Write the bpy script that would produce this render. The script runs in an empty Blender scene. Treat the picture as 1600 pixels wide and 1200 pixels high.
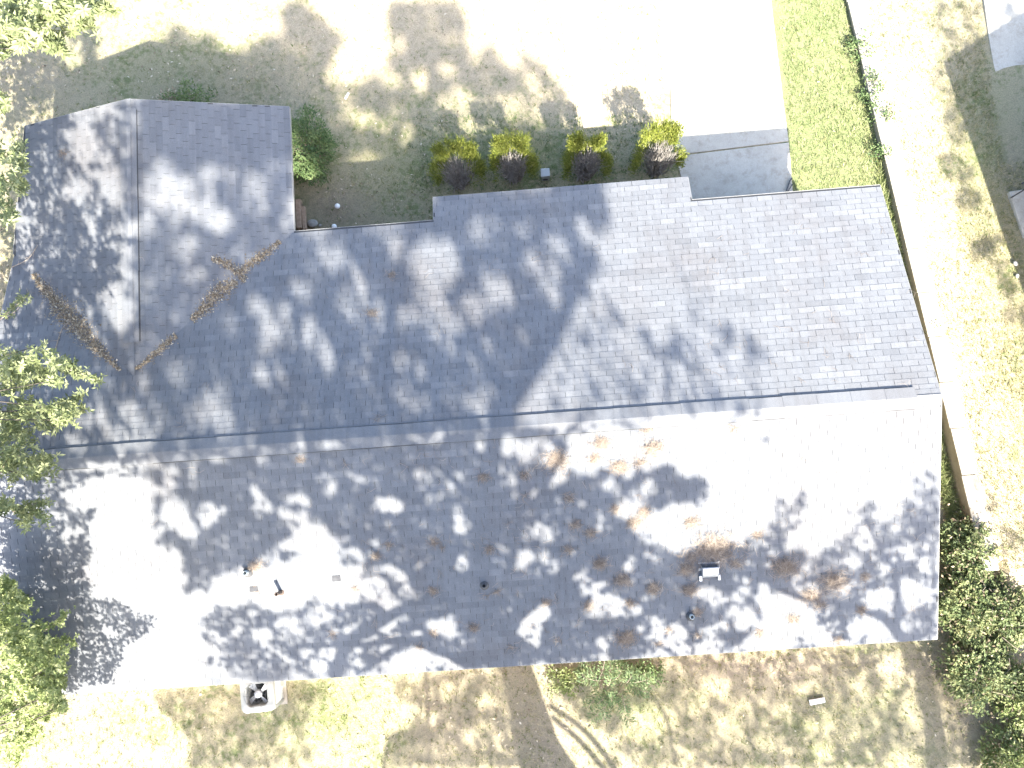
import bpy, bmesh, math, random
import numpy as np
from mathutils import Vector, Matrix

random.seed(7)
rng = np.random.default_rng(11)
scene = bpy.context.scene
COL = scene.collection

# ------------------------------------------------------------------ camera, sky, sun, exposure
CAM_C = np.array([4.9825, -1.0485, 19.3308])
CAM_R = np.array([[0.9969116, 0.0729373, 0.0291093],
                  [-0.0689799, 0.9904535, -0.1193470],
                  [-0.0375363, 0.1169705, 0.9924258]])
FPX = 1294.0                                   # focal length in pixels of the 1600 wide photograph
cam_d = bpy.data.cameras.new('camera')
cam_d.sensor_fit = 'HORIZONTAL'; cam_d.sensor_width = 36.0
cam_d.lens = 36.0 * FPX / 1600.0
cam_d.clip_start = 0.1; cam_d.clip_end = 2000
cam = bpy.data.objects.new('camera', cam_d); COL.objects.link(cam)
M = Matrix([list(map(float, r)) for r in CAM_R]).to_4x4(); M.translation = Vector(CAM_C.tolist())
cam.matrix_world = M
scene.camera = cam

SUN_EL, SUN_AZ = math.radians(44.7), math.radians(160.6)      # azimuth clockwise from +Y, towards the sun
SD = np.array([math.sin(SUN_AZ) * math.cos(SUN_EL), math.cos(SUN_AZ) * math.cos(SUN_EL), math.sin(SUN_EL)])
world = bpy.data.worlds.new('World'); scene.world = world; world.use_nodes = True
wn = world.node_tree.nodes; wl = world.node_tree.links
wn.clear()
sky = wn.new('ShaderNodeTexSky'); sky.sky_type = 'NISHITA'; sky.sun_disc = False
sky.sun_elevation = SUN_EL; sky.sun_rotation = SUN_AZ
sky.air_density = 1.0; sky.dust_density = 2.2; sky.ozone_density = 0.5
bg = wn.new('ShaderNodeBackground'); bg.inputs['Strength'].default_value = 0.105
wo = wn.new('ShaderNodeOutputWorld')
wl.new(sky.outputs[0], bg.inputs[0]); wl.new(bg.outputs[0], wo.inputs[0])
sun_d = bpy.data.lights.new('sun', 'SUN'); sun_d.energy = 4.0; sun_d.angle = math.radians(0.75)
sun_d.color = (1.0, 0.94, 0.82)
sun = bpy.data.objects.new('sun', sun_d); COL.objects.link(sun)
sun.location = (12, -20, 30)
sun.rotation_euler = Vector((-SD).tolist()).to_track_quat('-Z', 'Y').to_euler()
scene.view_settings.view_transform = 'Standard'
scene.view_settings.look = 'None'
scene.view_settings.gamma = 1.0
scene.view_settings.use_curve_mapping = False
scene.view_settings.exposure = 2.8
scene.cycles.max_bounces = 6
scene.cycles.diffuse_bounces = 3
scene.cycles.transparent_max_bounces = 4

# ------------------------------------------------------------------ survey: photograph pixels -> places in the yard
ZE, ZR, SL = 2.6, 4.019, 0.31342               # eave height, ridge height, pitch of the main roof
XL, XR, YF, YB = -5.85, 12.34, 4.527, -4.585
YP, XP1, XP2 = 5.086, 3.09, 8.48               # lower porch edge of the front slope
XW, YW, XWR, ZW, WSL = -2.922, 7.281, 0.145, 3.514, 0.298
def x_wing_left(y): return -5.56 - 0.109 * (7.28 - y)
def z_main(y): return ZR - np.abs(y) * SL
def z_wing(x): return ZW - np.abs(x - XW) * WSL
def z_surf(x, y):
    x = np.asarray(x, float); y = np.asarray(y, float)
    z = np.zeros(np.broadcast(x, y).shape)
    yf = np.where((x > XP1) & (x < XP2), YP, YF)
    m = (x > XL) & (x < XR) & (y > YB) & (y < yf)
    z = np.where(m, z_main(y), z)
    w = (x > x_wing_left(y)) & (x < XWR) & (y > 1.0) & (y < YW)
    z = np.where(w, np.maximum(z, z_wing(x)), z)
    return z
def rays(u, v):
    u = np.asarray(u, float); v = np.asarray(v, float)
    q = np.stack([(u - 800) / FPX, -(v - 600) / FPX, -np.ones_like(u)], -1)
    return q @ CAM_R.T
def at(u, v, z=0.0):
    r = rays(u, v); t = (np.asarray(z) - CAM_C[2]) / r[..., 2]
    return CAM_C + t[..., None] * r
def on_surface(u, v):
    """where the line of sight first meets the roof or the ground"""
    u = np.atleast_1d(np.asarray(u, float)); v = np.atleast_1d(np.asarray(v, float))
    r = rays(u, v)
    done = np.zeros(u.shape, bool); out = at(u, v, 0.0)
    for z in np.arange(4.1, 0.0, -0.02):
        p = CAM_C + ((z - CAM_C[2]) / r[..., 2])[..., None] * r
        hit = (~done) & (z_surf(p[..., 0], p[..., 1]) >= z)
        out[hit] = p[hit]; done |= hit
    return out
def project(p):
    q = (np.asarray(p) - CAM_C) @ CAM_R
    d = -q[..., 2]; dd = np.where(d > 0.05, d, 0.05)
    return 800 + FPX * q[..., 0] / dd, 600 - FPX * q[..., 1] / dd, d
def in_frame(p, m=20):
    u, v, d = project(p)
    return (d > 0.05) & (u > -m) & (u < 1600 + m) & (v > -m) & (v < 1200 + m)

# ------------------------------------------------------------------ materials
def new_mat(name):
    m = bpy.data.materials.new(name); m.use_nodes = True
    nt = m.node_tree; b = nt.nodes['Principled BSDF']
    return m, nt, b
def N(nt, t, **kw):
    n = nt.nodes.new(t)
    for k, v in kw.items():
        if k in n.inputs.keys(): n.inputs[k].default_value = v
        else: setattr(n, k, v)
    return n
def noise(nt, scale, detail=4, rough=0.6, coord='Object'):
    tc = N(nt, 'ShaderNodeTexCoord'); n = N(nt, 'ShaderNodeTexNoise')
    n.inputs['Scale'].default_value = scale; n.inputs['Detail'].default_value = detail; n.inputs['Roughness'].default_value = rough
    nt.links.new(tc.outputs[coord], n.inputs['Vector'])
    return n
def ramp(nt, src, stops):
    r = N(nt, 'ShaderNodeValToRGB'); e = r.color_ramp.elements
    while len(e) < len(stops): e.new(0.5)
    for k, (p, c) in enumerate(stops):
        e[k].position = p; e[k].color = (c[0], c[1], c[2], 1) if not isinstance(c, (int, float)) else (c, c, c, 1)
    nt.links.new(src, r.inputs[0]); return r
def mix(nt, a, b, fac, mode='MIX'):
    m = N(nt, 'ShaderNodeMix'); m.data_type = 'RGBA'; m.blend_type = mode
    for s, i in ((a, 6), (b, 7)):
        if isinstance(s, tuple): m.inputs[i].default_value = (*s, 1)
        else: nt.links.new(s, m.inputs[i])
    if isinstance(fac, (int, float)): m.inputs[0].default_value = fac
    else: nt.links.new(fac, m.inputs[0])
    return m.outputs[2]
def attr(nt, name):
    a = N(nt, 'ShaderNodeAttribute'); a.attribute_name = name; return a
def simple(name, c1, c2, scale=6.0, rough=0.8, metal=0.0, bump=0.0):
    m, nt, b = new_mat(name)
    n = noise(nt, scale)
    r = ramp(nt, n.outputs[0], [(0.3, c1), (0.7, c2)])
    nt.links.new(r.outputs[0], b.inputs['Base Color'])
    b.inputs['Roughness'].default_value = rough; b.inputs['Metallic'].default_value = metal
    if bump:
        n2 = noise(nt, scale * 6); bp = N(nt, 'ShaderNodeBump'); bp.inputs['Strength'].default_value = bump; bp.inputs['Distance'].default_value = 0.01
        nt.links.new(n2.outputs[0], bp.inputs['Height']); nt.links.new(bp.outputs[0], b.inputs['Normal'])
    return m

def shingle_material():
    m, nt, b = new_mat('asphalt_shingle')
    geo = N(nt, 'ShaderNodeNewGeometry')
    tone = attr(nt, 'tone')
    gran = N(nt, 'ShaderNodeTexNoise'); gran.inputs['Scale'].default_value = 95; gran.inputs['Detail'].default_value = 3
    nt.links.new(geo.outputs['Position'], gran.inputs['Vector'])
    blot = N(nt, 'ShaderNodeTexNoise'); blot.inputs['Scale'].default_value = 0.55; blot.inputs['Detail'].default_value = 5; blot.inputs['Roughness'].default_value = 0.65
    nt.links.new(geo.outputs['Position'], blot.inputs['Vector'])
    mp = N(nt, 'ShaderNodeMapping'); mp.inputs['Scale'].default_value = (7.0, 0.5, 1.0)
    nt.links.new(geo.outputs['Position'], mp.inputs['Vector'])
    strk = N(nt, 'ShaderNodeTexNoise'); strk.inputs['Scale'].default_value = 1.6; strk.inputs['Detail'].default_value = 4
    nt.links.new(mp.outputs[0], strk.inputs['Vector'])
    base = ramp(nt, tone.outputs['Fac'], [(0.0, (0.113, 0.119, 0.131)), (0.5, (0.133, 0.139, 0.151)), (1.0, (0.157, 0.163, 0.175))])
    g = ramp(nt, gran.outputs[0], [(0.28, 0.80), (0.72, 1.18)])
    c = mix(nt, base.outputs[0], g.outputs[0], 1.0, 'MULTIPLY')
    bl = ramp(nt, blot.outputs[0], [(0.32, (0.90, 0.86, 0.84)), (0.5, (1.0, 1.0, 1.0)), (0.68, (1.07, 1.07, 1.07))])
    c = mix(nt, c, bl.outputs[0], 1.0, 'MULTIPLY')
    st = ramp(nt, strk.outputs[0], [(0.35, (0.94, 0.93, 0.92)), (0.62, (1.03, 1.03, 1.03))])
    c = mix(nt, c, st.outputs[0], 1.0, 'MULTIPLY')
    nt.links.new(c, b.inputs['Base Color'])
    b.inputs['Roughness'].default_value = 0.92
    b.inputs['Specular IOR Level'].default_value = 0.25
    bp = N(nt, 'ShaderNodeBump'); bp.inputs['Strength'].default_value = 0.35; bp.inputs['Distance'].default_value = 0.004
    nt.links.new(gran.outputs[0], bp.inputs['Height']); nt.links.new(bp.outputs[0], b.inputs['Normal'])
    return m

def leaf_material(name, dark, mid, light, trans=0.35, rough=0.55):
    m, nt, b = new_mat(name)
    t = attr(nt, 'tone')
    r = ramp(nt, t.outputs['Fac'], [(0.0, dark), (0.5, mid), (1.0, light)])
    nt.links.new(r.outputs[0], b.inputs['Base Color']); b.inputs['Roughness'].default_value = rough
    b.inputs['Specular IOR Level'].default_value = 0.3
    tr = N(nt, 'ShaderNodeBsdfTranslucent'); nt.links.new(r.outputs[0], tr.inputs['Color'])
    mx = N(nt, 'ShaderNodeMixShader'); mx.inputs[0].default_value = trans
    out = nt.nodes['Material Output']
    nt.links.new(b.outputs[0], mx.inputs[1]); nt.links.new(tr.outputs[0], mx.inputs[2]); nt.links.new(mx.outputs[0], out.inputs['Surface'])
    return m

def ground_material(name, green, straw, litter, dirt):
    m, nt, b = new_mat(name)
    geo = N(nt, 'ShaderNodeNewGeometry')
    def nz(s, d=5, r=0.65):
        n = N(nt, 'ShaderNodeTexNoise'); n.inputs['Scale'].default_value = s; n.inputs['Detail'].default_value = d; n.inputs['Roughness'].default_value = r
        nt.links.new(geo.outputs['Position'], n.inputs['Vector']); return n
    ag, al = attr(nt, 'green'), attr(nt, 'litter')
    patch, fine, mott = nz(1.1, 6, 0.7), nz(38, 4, 0.75), nz(7, 5, 0.7)
    def mathn(op, a, bb):
        k = N(nt, 'ShaderNodeMath'); k.operation = op; k.use_clamp = True
        for i, s in enumerate((a, bb)):
            if isinstance(s, (int, float)): k.inputs[i].default_value = s
            else: nt.links.new(s, k.inputs[i])
        return k.outputs[0]
    p = ramp(nt, patch.outputs[0], [(0.33, -0.0), (0.67, 1.0)])
    mo = ramp(nt, mott.outputs[0], [(0.35, 0.0), (0.65, 1.0)])
    f = ramp(nt, fine.outputs[0], [(0.3, 0.0), (0.7, 1.0)])
    # share of green = attribute pushed about by the patchiness of the grass
    k = mathn('MULTIPLY', p.outputs[0], 0.5); k2 = mathn('MULTIPLY', mo.outputs[0], 0.5); k3 = mathn('MULTIPLY', f.outputs[0], 0.25)
    s = mathn('ADD', mathn('ADD', k, k2), k3)
    s = mathn('ADD', mathn('SUBTRACT', s, 0.62), ag.outputs['Fac'])
    gfac = ramp(nt, s, [(0.25, 0.0), (0.75, 1.0)])
    c = mix(nt, straw, green, gfac.outputs[0])
    lf = mathn('MULTIPLY', al.outputs['Fac'], mathn('ADD', mo.outputs[0], 0.35))
    lc = mix(nt, litter, dirt, f.outputs[0])
    c = mix(nt, c, lc, lf)
    tex = ramp(nt, fine.outputs[0], [(0.25, 0.5), (0.75, 1.4)])
    c = mix(nt, c, tex.outputs[0], 1.0, 'MULTIPLY')
    nt.links.new(c, b.inputs['Base Color']); b.inputs['Roughness'].default_value = 1.0
    b.inputs['Specular IOR Level'].default_value = 0.1
    bp = N(nt, 'ShaderNodeBump'); bp.inputs['Strength'].default_value = 0.9; bp.inputs['Distance'].default_value = 0.05
    nt.links.new(fine.outputs[0], bp.inputs['Height']); nt.links.new(bp.outputs[0], b.inputs['Normal'])
    return m

def concrete_material(name, c1, c2):
    m, nt, b = new_mat(name)
    a, f, s = noise(nt, 0.9, 6, 0.7), noise(nt, 45, 4, 0.7), noise(nt, 3.5, 6, 0.75)
    r = ramp(nt, a.outputs[0], [(0.3, c1), (0.7, c2)])
    r2 = ramp(nt, f.outputs[0], [(0.3, 0.86), (0.7, 1.1)])
    r3 = ramp(nt, s.outputs[0], [(0.35, (0.80, 0.78, 0.74)), (0.5, (1.0, 1.0, 1.0)), (0.7, (1.08, 1.07, 1.05))])
    c = mix(nt, mix(nt, r.outputs[0], r2.outputs[0], 1.0, 'MULTIPLY'), r3.outputs[0], 1.0, 'MULTIPLY')
    nt.links.new(c, b.inputs['Base Color']); b.inputs['Roughness'].default_value = 0.9
    bp = N(nt, 'ShaderNodeBump'); bp.inputs['Strength'].default_value = 0.4; bp.inputs['Distance'].default_value = 0.006
    nt.links.new(f.outputs[0], bp.inputs['Height']); nt.links.new(bp.outputs[0], b.inputs['Normal'])
    return m

MAT = {
    'shingle': shingle_material(),
    'felt': simple('roof_underlay', (0.028, 0.029, 0.032), (0.04, 0.041, 0.044), 20),
    'drip': simple('painted_drip_edge', (0.19, 0.19, 0.19), (0.25, 0.25, 0.245), 4, 0.5),
    'trim': simple('white_trim', (0.62, 0.62, 0.60), (0.72, 0.72, 0.70), 3, 0.6),
    'brick': simple('red_brown_brick', (0.22, 0.15, 0.11), (0.32, 0.23, 0.17), 14, 0.9, 0, 0.4),
    'bark': simple('grey_brown_bark', (0.10, 0.08, 0.06), (0.22, 0.18, 0.14), 9, 0.95, 0, 0.8),
    'dark_bark': simple('dark_bark', (0.05, 0.042, 0.035), (0.10, 0.085, 0.07), 9, 0.95, 0, 0.6),
    'twig': simple('pale_twig', (0.20, 0.155, 0.12), (0.36, 0.30, 0.25), 12, 0.9),
    'stem': simple('shrub_stem', (0.16, 0.148, 0.137), (0.39, 0.365, 0.34), 16, 0.9),
    'galv': simple('galvanised_metal', (0.30, 0.32, 0.35), (0.40, 0.42, 0.45), 10, 0.45, 0.6),
    'rust': simple('rusty_pipe', (0.06, 0.045, 0.038), (0.11, 0.08, 0.065), 24, 0.85, 0.1),
    'dark_metal': simple('dark_painted_metal', (0.05, 0.05, 0.055), (0.09, 0.09, 0.095), 12, 0.6, 0.3),
    'boot': simple('black_rubber_boot', (0.04, 0.04, 0.043), (0.075, 0.075, 0.078), 18, 0.7),
    'ac': simple('pale_enamelled_metal', (0.24, 0.25, 0.24), (0.30, 0.31, 0.295), 4, 0.5),
    'ac_dark': simple('dark_coil_fin', (0.03, 0.032, 0.034), (0.06, 0.062, 0.065), 40, 0.7),
    'blade': simple('grey_fan_blade', (0.36, 0.38, 0.41), (0.46, 0.48, 0.51), 5, 0.45, 0.2),
    'box': simple('grey_utility_plastic', (0.30, 0.33, 0.33), (0.36, 0.39, 0.39), 6, 0.6),
    'stone': simple('grey_stone', (0.22, 0.21, 0.19), (0.36, 0.35, 0.32), 9, 0.9, 0, 0.6),
    'white': simple('white_plastic', (0.72, 0.74, 0.74), (0.82, 0.83, 0.82), 5, 0.45),
    'timber': simple('weathered_timber', (0.26, 0.18, 0.12), (0.42, 0.31, 0.22), 14, 0.85, 0, 0.5),
    'concrete': concrete_material('driveway_concrete', (0.33, 0.315, 0.27), (0.43, 0.41, 0.355)),
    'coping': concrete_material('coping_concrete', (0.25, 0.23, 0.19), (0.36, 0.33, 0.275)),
    'wallface': concrete_material('brown_wall_concrete', (0.19, 0.17, 0.13), (0.29, 0.26, 0.20)),  # wall face, a darker and browner concrete than the coping
    'ground': ground_material('yard_grass', (0.15, 0.185, 0.075), (0.44, 0.375, 0.265), (0.37, 0.305, 0.235), (0.24, 0.205, 0.165)),
    'oak': leaf_material('oak_leaf', (0.09, 0.115, 0.05), (0.19, 0.22, 0.10), (0.36, 0.38, 0.22)),
    'canopy': leaf_material('canopy_leaf', (0.03, 0.05, 0.012), (0.05, 0.08, 0.02), (0.08, 0.11, 0.03), 0.12),
    'bright': leaf_material('bright_leaf', (0.11, 0.145, 0.05), (0.22, 0.265, 0.10), (0.40, 0.42, 0.22)),
    'juniper': leaf_material('juniper_spray', (0.085, 0.115, 0.022), (0.18, 0.21, 0.035), (0.32, 0.33, 0.09), 0.3),
    'bush': leaf_material('bush_leaf', (0.055, 0.10, 0.035), (0.11, 0.165, 0.065), (0.20, 0.25, 0.11)),
    'vine': leaf_material('vine_leaf', (0.085, 0.12, 0.05), (0.165, 0.205, 0.09), (0.33, 0.33, 0.16)),
    'frond': leaf_material('frond_leaf', (0.08, 0.13, 0.065), (0.14, 0.20, 0.095), (0.25, 0.30, 0.14)),
    'drygrass': leaf_material('grass_blade', (0.09, 0.13, 0.03), (0.22, 0.22, 0.10), (0.42, 0.37, 0.22), 0.3, 0.8),
    'litter': leaf_material('fallen_leaf', (0.12, 0.09, 0.06), (0.265, 0.21, 0.145), (0.56, 0.50, 0.39), 0.15, 0.8),
    'straw': leaf_material('pine_straw', (0.12, 0.09, 0.07), (0.205, 0.163, 0.13), (0.33, 0.28, 0.23), 0.1, 0.8),
}

# ------------------------------------------------------------------ mesh helpers
def mesh_obj(name, verts, faces, mat, parent=None, tone=None, smooth=False, attrs=None):
    verts = np.asarray(verts, np.float32).reshape(-1, 3)
    me = bpy.data.meshes.new(name)
    if isinstance(faces, np.ndarray):
        n, k = faces.shape
        me.vertices.add(len(verts)); me.vertices.foreach_set('co', verts.ravel())
        me.loops.add(n * k); me.loops.foreach_set('vertex_index', faces.astype(np.int32).ravel())
        me.polygons.add(n); me.polygons.foreach_set('loop_start', np.arange(0, n * k, k, dtype=np.int32))
        try: me.polygons.foreach_set('loop_total', np.full(n, k, np.int32))
        except Exception: pass
        me.update(calc_edges=True); me.validate()
    else:
        me.from_pydata(verts.tolist(), [], [list(map(int, f)) for f in faces]); me.update()
    if tone is not None:
        a = me.attributes.new('tone', 'FLOAT', 'FACE'); a.data.foreach_set('value', np.asarray(tone, np.float32))
    if attrs:
        for k, v in attrs.items():
            a = me.attributes.new(k, 'FLOAT', 'POINT'); a.data.foreach_set('value', np.asarray(v, np.float32))
    me.polygons.foreach_set('use_smooth', np.full(len(me.polygons), bool(smooth)))
    me.materials.append(mat if not isinstance(mat, str) else MAT[mat])
    o = bpy.data.objects.new(name, me); COL.objects.link(o)
    if parent is not None: o.parent = parent
    return o
def empty(name, loc=(0, 0, 0)):
    o = bpy.data.objects.new(name, None); COL.objects.link(o); o.location = loc; o.empty_display_size = 0.3
    return o
def tag(o, label, cat, group=None):
    o['label'] = label; o['category'] = cat
    if group: o['group'] = group
    return o
def kind(o, k): o['kind'] = k; return o

class MB:
    """collects simple shapes into one mesh"""
    def __init__(s): s.v = []; s.f = []; s.t = []
    def add(s, v, f, t=0.5):
        b = len(s.v); s.v += [tuple(map(float, p)) for p in v]; s.f += [[i + b for i in q] for q in f]; s.t += [t] * len(f)
    def box(s, a, b, t=0.5, rot=0.0, piv=None):
        x0, y0, z0 = a; x1, y1, z1 = b
        v = [(x0, y0, z0), (x1, y0, z0), (x1, y1, z0), (x0, y1, z0), (x0, y0, z1), (x1, y0, z1), (x1, y1, z1), (x0, y1, z1)]
        if rot:
            px, py = piv or ((x0 + x1) / 2, (y0 + y1) / 2); c, q = math.cos(rot), math.sin(rot)
            v = [(px + (x - px) * c - (y - py) * q, py + (x - px) * q + (y - py) * c, z) for x, y, z in v]
        s.add(v, [(0, 3, 2, 1), (4, 5, 6, 7), (0, 1, 5, 4), (1, 2, 6, 5), (2, 3, 7, 6), (3, 0, 4, 7)], t)
    def prism(s, pts, dz0, dz1):
        """pts: outline (x,y,z) counter-clockwise; thickened vertically"""
        n = len(pts)
        v = [(x, y, z + dz1) for x, y, z in pts] + [(x, y, z + dz0) for x, y, z in pts]
        s.add(v, [list(range(n)), list(range(2 * n - 1, n - 1, -1))] + [(i, i + n, (i + 1) % n + n, (i + 1) % n) for i in range(n)])
    def tube(s, pts, rad, seg=8, cap=True):
        pts = [np.asarray(p, float) for p in pts]; n = len(pts)
        rad = [rad] * n if isinstance(rad, (int, float)) else list(rad)
        rings = []; up = np.array([0.13, 0.31, 0.94])
        for i in range(n):
            d = pts[min(i + 1, n - 1)] - pts[max(i - 1, 0)]; d = d / (np.linalg.norm(d) + 1e-9)
            a = np.cross(d, up); 
            if np.linalg.norm(a) < 1e-3: a = np.cross(d, np.array([1.0, 0, 0]))
            a /= np.linalg.norm(a); b = np.cross(d, a)
            rings.append([pts[i] + rad[i] * (a * math.cos(2 * math.pi * k / seg) + b * math.sin(2 * math.pi * k / seg)) for k in range(seg)])
        v = [p for r in rings for p in r]
        f = [(i * seg + k, i * seg + (k + 1) % seg, (i + 1) * seg + (k + 1) % seg, (i + 1) * seg + k) for i in range(n - 1) for k in range(seg)]
        if cap: f += [tuple(range(seg - 1, -1, -1)), tuple(range((n - 1) * seg, n * seg))]
        s.add(v, f)
    def lathe(s, prof, c=(0, 0, 0), seg=24, axis=None):
        """prof: (radius, height) pairs; axis: optional 3x3 frame"""
        v = []
        for r, h in prof:
            for k in range(seg):
                p = np.array([r * math.cos(2 * math.pi * k / seg), r * math.sin(2 * math.pi * k / seg), h])
                if axis is not None: p = axis @ p
                v.append(p + np.asarray(c))
        n = len(prof)
        f = [(i * seg + k, i * seg + (k + 1) % seg, (i + 1) * seg + (k + 1) % seg, (i + 1) * seg + k) for i in range(n - 1) for k in range(seg)]
        f += [tuple(range(seg - 1, -1, -1)), tuple(range((n - 1) * seg, n * seg))]
        s.add(v, f)
    def build(s, name, mat, parent=None, smooth=False):
        return mesh_obj(name, s.v, s.f, mat, parent, s.t, smooth)

def unit(a): return a / (np.linalg.norm(a, axis=-1, keepdims=True) + 1e-9)
def leaf_mesh(name, P, D, L, Wd, mat, parent=None, tone=None, fold=0.25, up=None):
    """folded pointed leaves: base P, direction D, length L, width Wd"""
    n = len(P); D = unit(D)
    if up is None: up = unit(rng.normal(size=(n, 3)))
    S = unit(np.cross(D, up)); U = np.cross(S, D)
    L = np.broadcast_to(np.asarray(L, float), (n,))[:, None]; Wd = np.broadcast_to(np.asarray(Wd, float), (n,))[:, None]
    a = P; m1 = P + D * L * 0.55 - U * L * 0.04; tip = P + D * L - U * L * 0.1
    l = P + D * L * 0.5 + S * Wd * 0.5 + U * Wd * fold; r = P + D * L * 0.5 - S * Wd * 0.5 + U * Wd * fold
    V = np.stack([a, l, tip, r, m1], 1).reshape(-1, 3)
    b = (np.arange(n) * 5)[:, None]
    F = np.concatenate([b + np.array([[0, 4, 2, 1]]), b + np.array([[0, 3, 2, 4]])], 1).reshape(-1, 4)
    t = rng.random(n) if tone is None else tone
    return mesh_obj(name, V, F, mat, parent, np.repeat(t, 2))
def quad_leaves(name, P, L, Wd, mat, parent=None, nrm=None, tone=None):
    """flat leaves centred on P, random or given normals"""
    n = len(P)
    nv = unit(rng.normal(size=(n, 3))) if nrm is None else unit(nrm)
    a = unit(np.cross(nv, unit(rng.normal(size=(n, 3))))); b = np.cross(nv, a)
    L = np.broadcast_to(np.asarray(L, float), (n,))[:, None] / 2; Wd = np.broadcast_to(np.asarray(Wd, float), (n,))[:, None] / 2
    V = np.stack([P - a * L, P - a * L * 0.1 + b * Wd, P + a * L, P - a * L * 0.1 - b * Wd], 1).reshape(-1, 3)
    F = (np.arange(n) * 4)[:, None] + np.arange(4)[None]
    return mesh_obj(name, V, F, mat, parent, rng.random(n) if tone is None else tone)

def smooth_path(pts, rad, k=6):
    """Catmull-Rom through points (with radii)"""
    P = np.array(pts, float); R = np.array(rad, float)
    A = np.vstack([2 * P[0] - P[1], P, 2 * P[-1] - P[-2]])
    out, ro = [], []
    for i in range(len(P) - 1):
        p0, p1, p2, p3 = A[i:i + 4]
        for t in np.linspace(0, 1, k, endpoint=False):
            out.append(0.5 * (2 * p1 + (p2 - p0) * t + (2 * p0 - 5 * p1 + 4 * p2 - p3) * t * t + (3 * p1 - p0 - 3 * p2 + p3) * t ** 3))
            ro.append(R[i] * (1 - t) + R[i + 1] * t)
    out.append(P[-1]); ro.append(R[-1])
    return out, ro
def drape(poly, dz):
    """pixel outline -> flat outline on the ground (counter-clockwise from above)"""
    p = [tuple(at(u, v, 0.0)[:2]) for u, v in poly]
    ar = sum(p[i][0] * p[(i + 1) % len(p)][1] - p[(i + 1) % len(p)][0] * p[i][1] for i in range(len(p)))
    if ar < 0: p.reverse()
    return [(x, y, dz) for x, y in p]

def in_poly(x, y, poly):
    x = np.asarray(x); y = np.asarray(y); c = np.zeros(x.shape, bool); n = len(poly)
    for i in range(n):
        x1, y1 = poly[i]; x2, y2 = poly[(i + 1) % n]
        k = ((y1 > y) != (y2 > y)) & (x < (x2 - x1) * (y - y1) / (y2 - y1 + 1e-12) + x1)
        c ^= k
    return c

# ------------------------------------------------------------------ setting: ground, driveway, walkway, neighbour's lawn
def wall_x(y): return 13.226 + (9.935 - y) * 0.0878          # left edge of the retaining wall's top
def wall_z(y): return np.clip(0.13 + (9.935 - y) * 0.034, 0.09, 0.62)
WALL_Y0, WALL_Y1 = -3.65, 14.0

core_x = np.arange(-9.5, 19.01, 0.15); core_y = np.arange(-9.5, 13.51, 0.15)
def stretch(c):
    a = [c[0] - s for s in (1, 3, 8, 20, 50, 120, 300)][::-1]; b = [c[-1] + s for s in (1, 3, 8, 20, 50, 120, 300)]
    return np.concatenate([a, c, b])
gx, gy = stretch(core_x), stretch(core_y)
GX, GY = np.meshgrid(gx, gy)
GU, GV, _ = project(np.stack([GX, GY, 0 * GX], -1))
def blob(x, y, cx, cy, rx, ry): return np.exp(-(((x - cx) / rx) ** 2 + ((y - cy) / ry) ** 2))
green = np.full(GX.shape, 0.40); litter = np.full(GX.shape, 0.12)
green += 0.30 * ((GX > 11.3) & (GY > 2)) - 0.30 * blob(GU, GV, 700, 40, 330, 90) - 0.25 * blob(GU, GV, 950, 90, 120, 120)
green += 0.10 * blob(GU, GV, 600, 300, 110, 50) + 0.22 * blob(GU, GV, 820, 240, 210, 45) + 0.15 * blob(GU, GV, 300, 110, 160, 50)
green += 0.16 * blob(GU, GV, 520, 1120, 90, 70) + 0.1 * blob(GU, GV, 1350, 1120, 140, 80) + 0.2 * blob(GU, GV, 980, 1080, 70, 50)
litter += 0.55 * blob(GU, GV, 40, 130, 90, 80) + 0.30 * blob(GU, GV, 380, 130, 130, 50) + 0.65 * blob(GU, GV, 520, 320, 55, 45)
litter += 0.4 * blob(GU, GV, 700, 1110, 80, 80) + 0.45 * blob(GU, GV, 850, 1160, 60, 80) + 0.35 * blob(GU, GV, 1180, 1060, 120, 45) + 0.4 * blob(GU, GV, 1530, 1100, 90, 130)
litter += 0.5 * blob(GU, GV, 1530, 950, 70, 120) + 0.6 * blob(GU, GV, 5, 430, 30, 90) + 0.5 * blob(GU, GV, 130, 1120, 70, 60) + 0.35 * blob(GU, GV, 1150, 1040, 400, 25)
litter += 0.35 * ((GV > 1020) & (GU > 640)) * 0.6
GZ = 0.012 * np.sin(GX * 1.7 + 0.6 * GY) * np.cos(GY * 1.3)
nxg, nyg = len(gx), len(gy)
idx = np.arange(nxg * nyg).reshape(nyg, nxg)
F = np.stack([idx[:-1, :-1], idx[:-1, 1:], idx[1:, 1:], idx[1:, :-1]], -1).reshape(-1, 4)
kind(mesh_obj('ground', np.stack([GX, GY, GZ - 0.012], -1), F, 'ground', attrs={'green': np.clip(green, 0, 1).ravel(), 'litter': np.clip(litter, 0, 1).ravel()}), 'structure')

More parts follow.
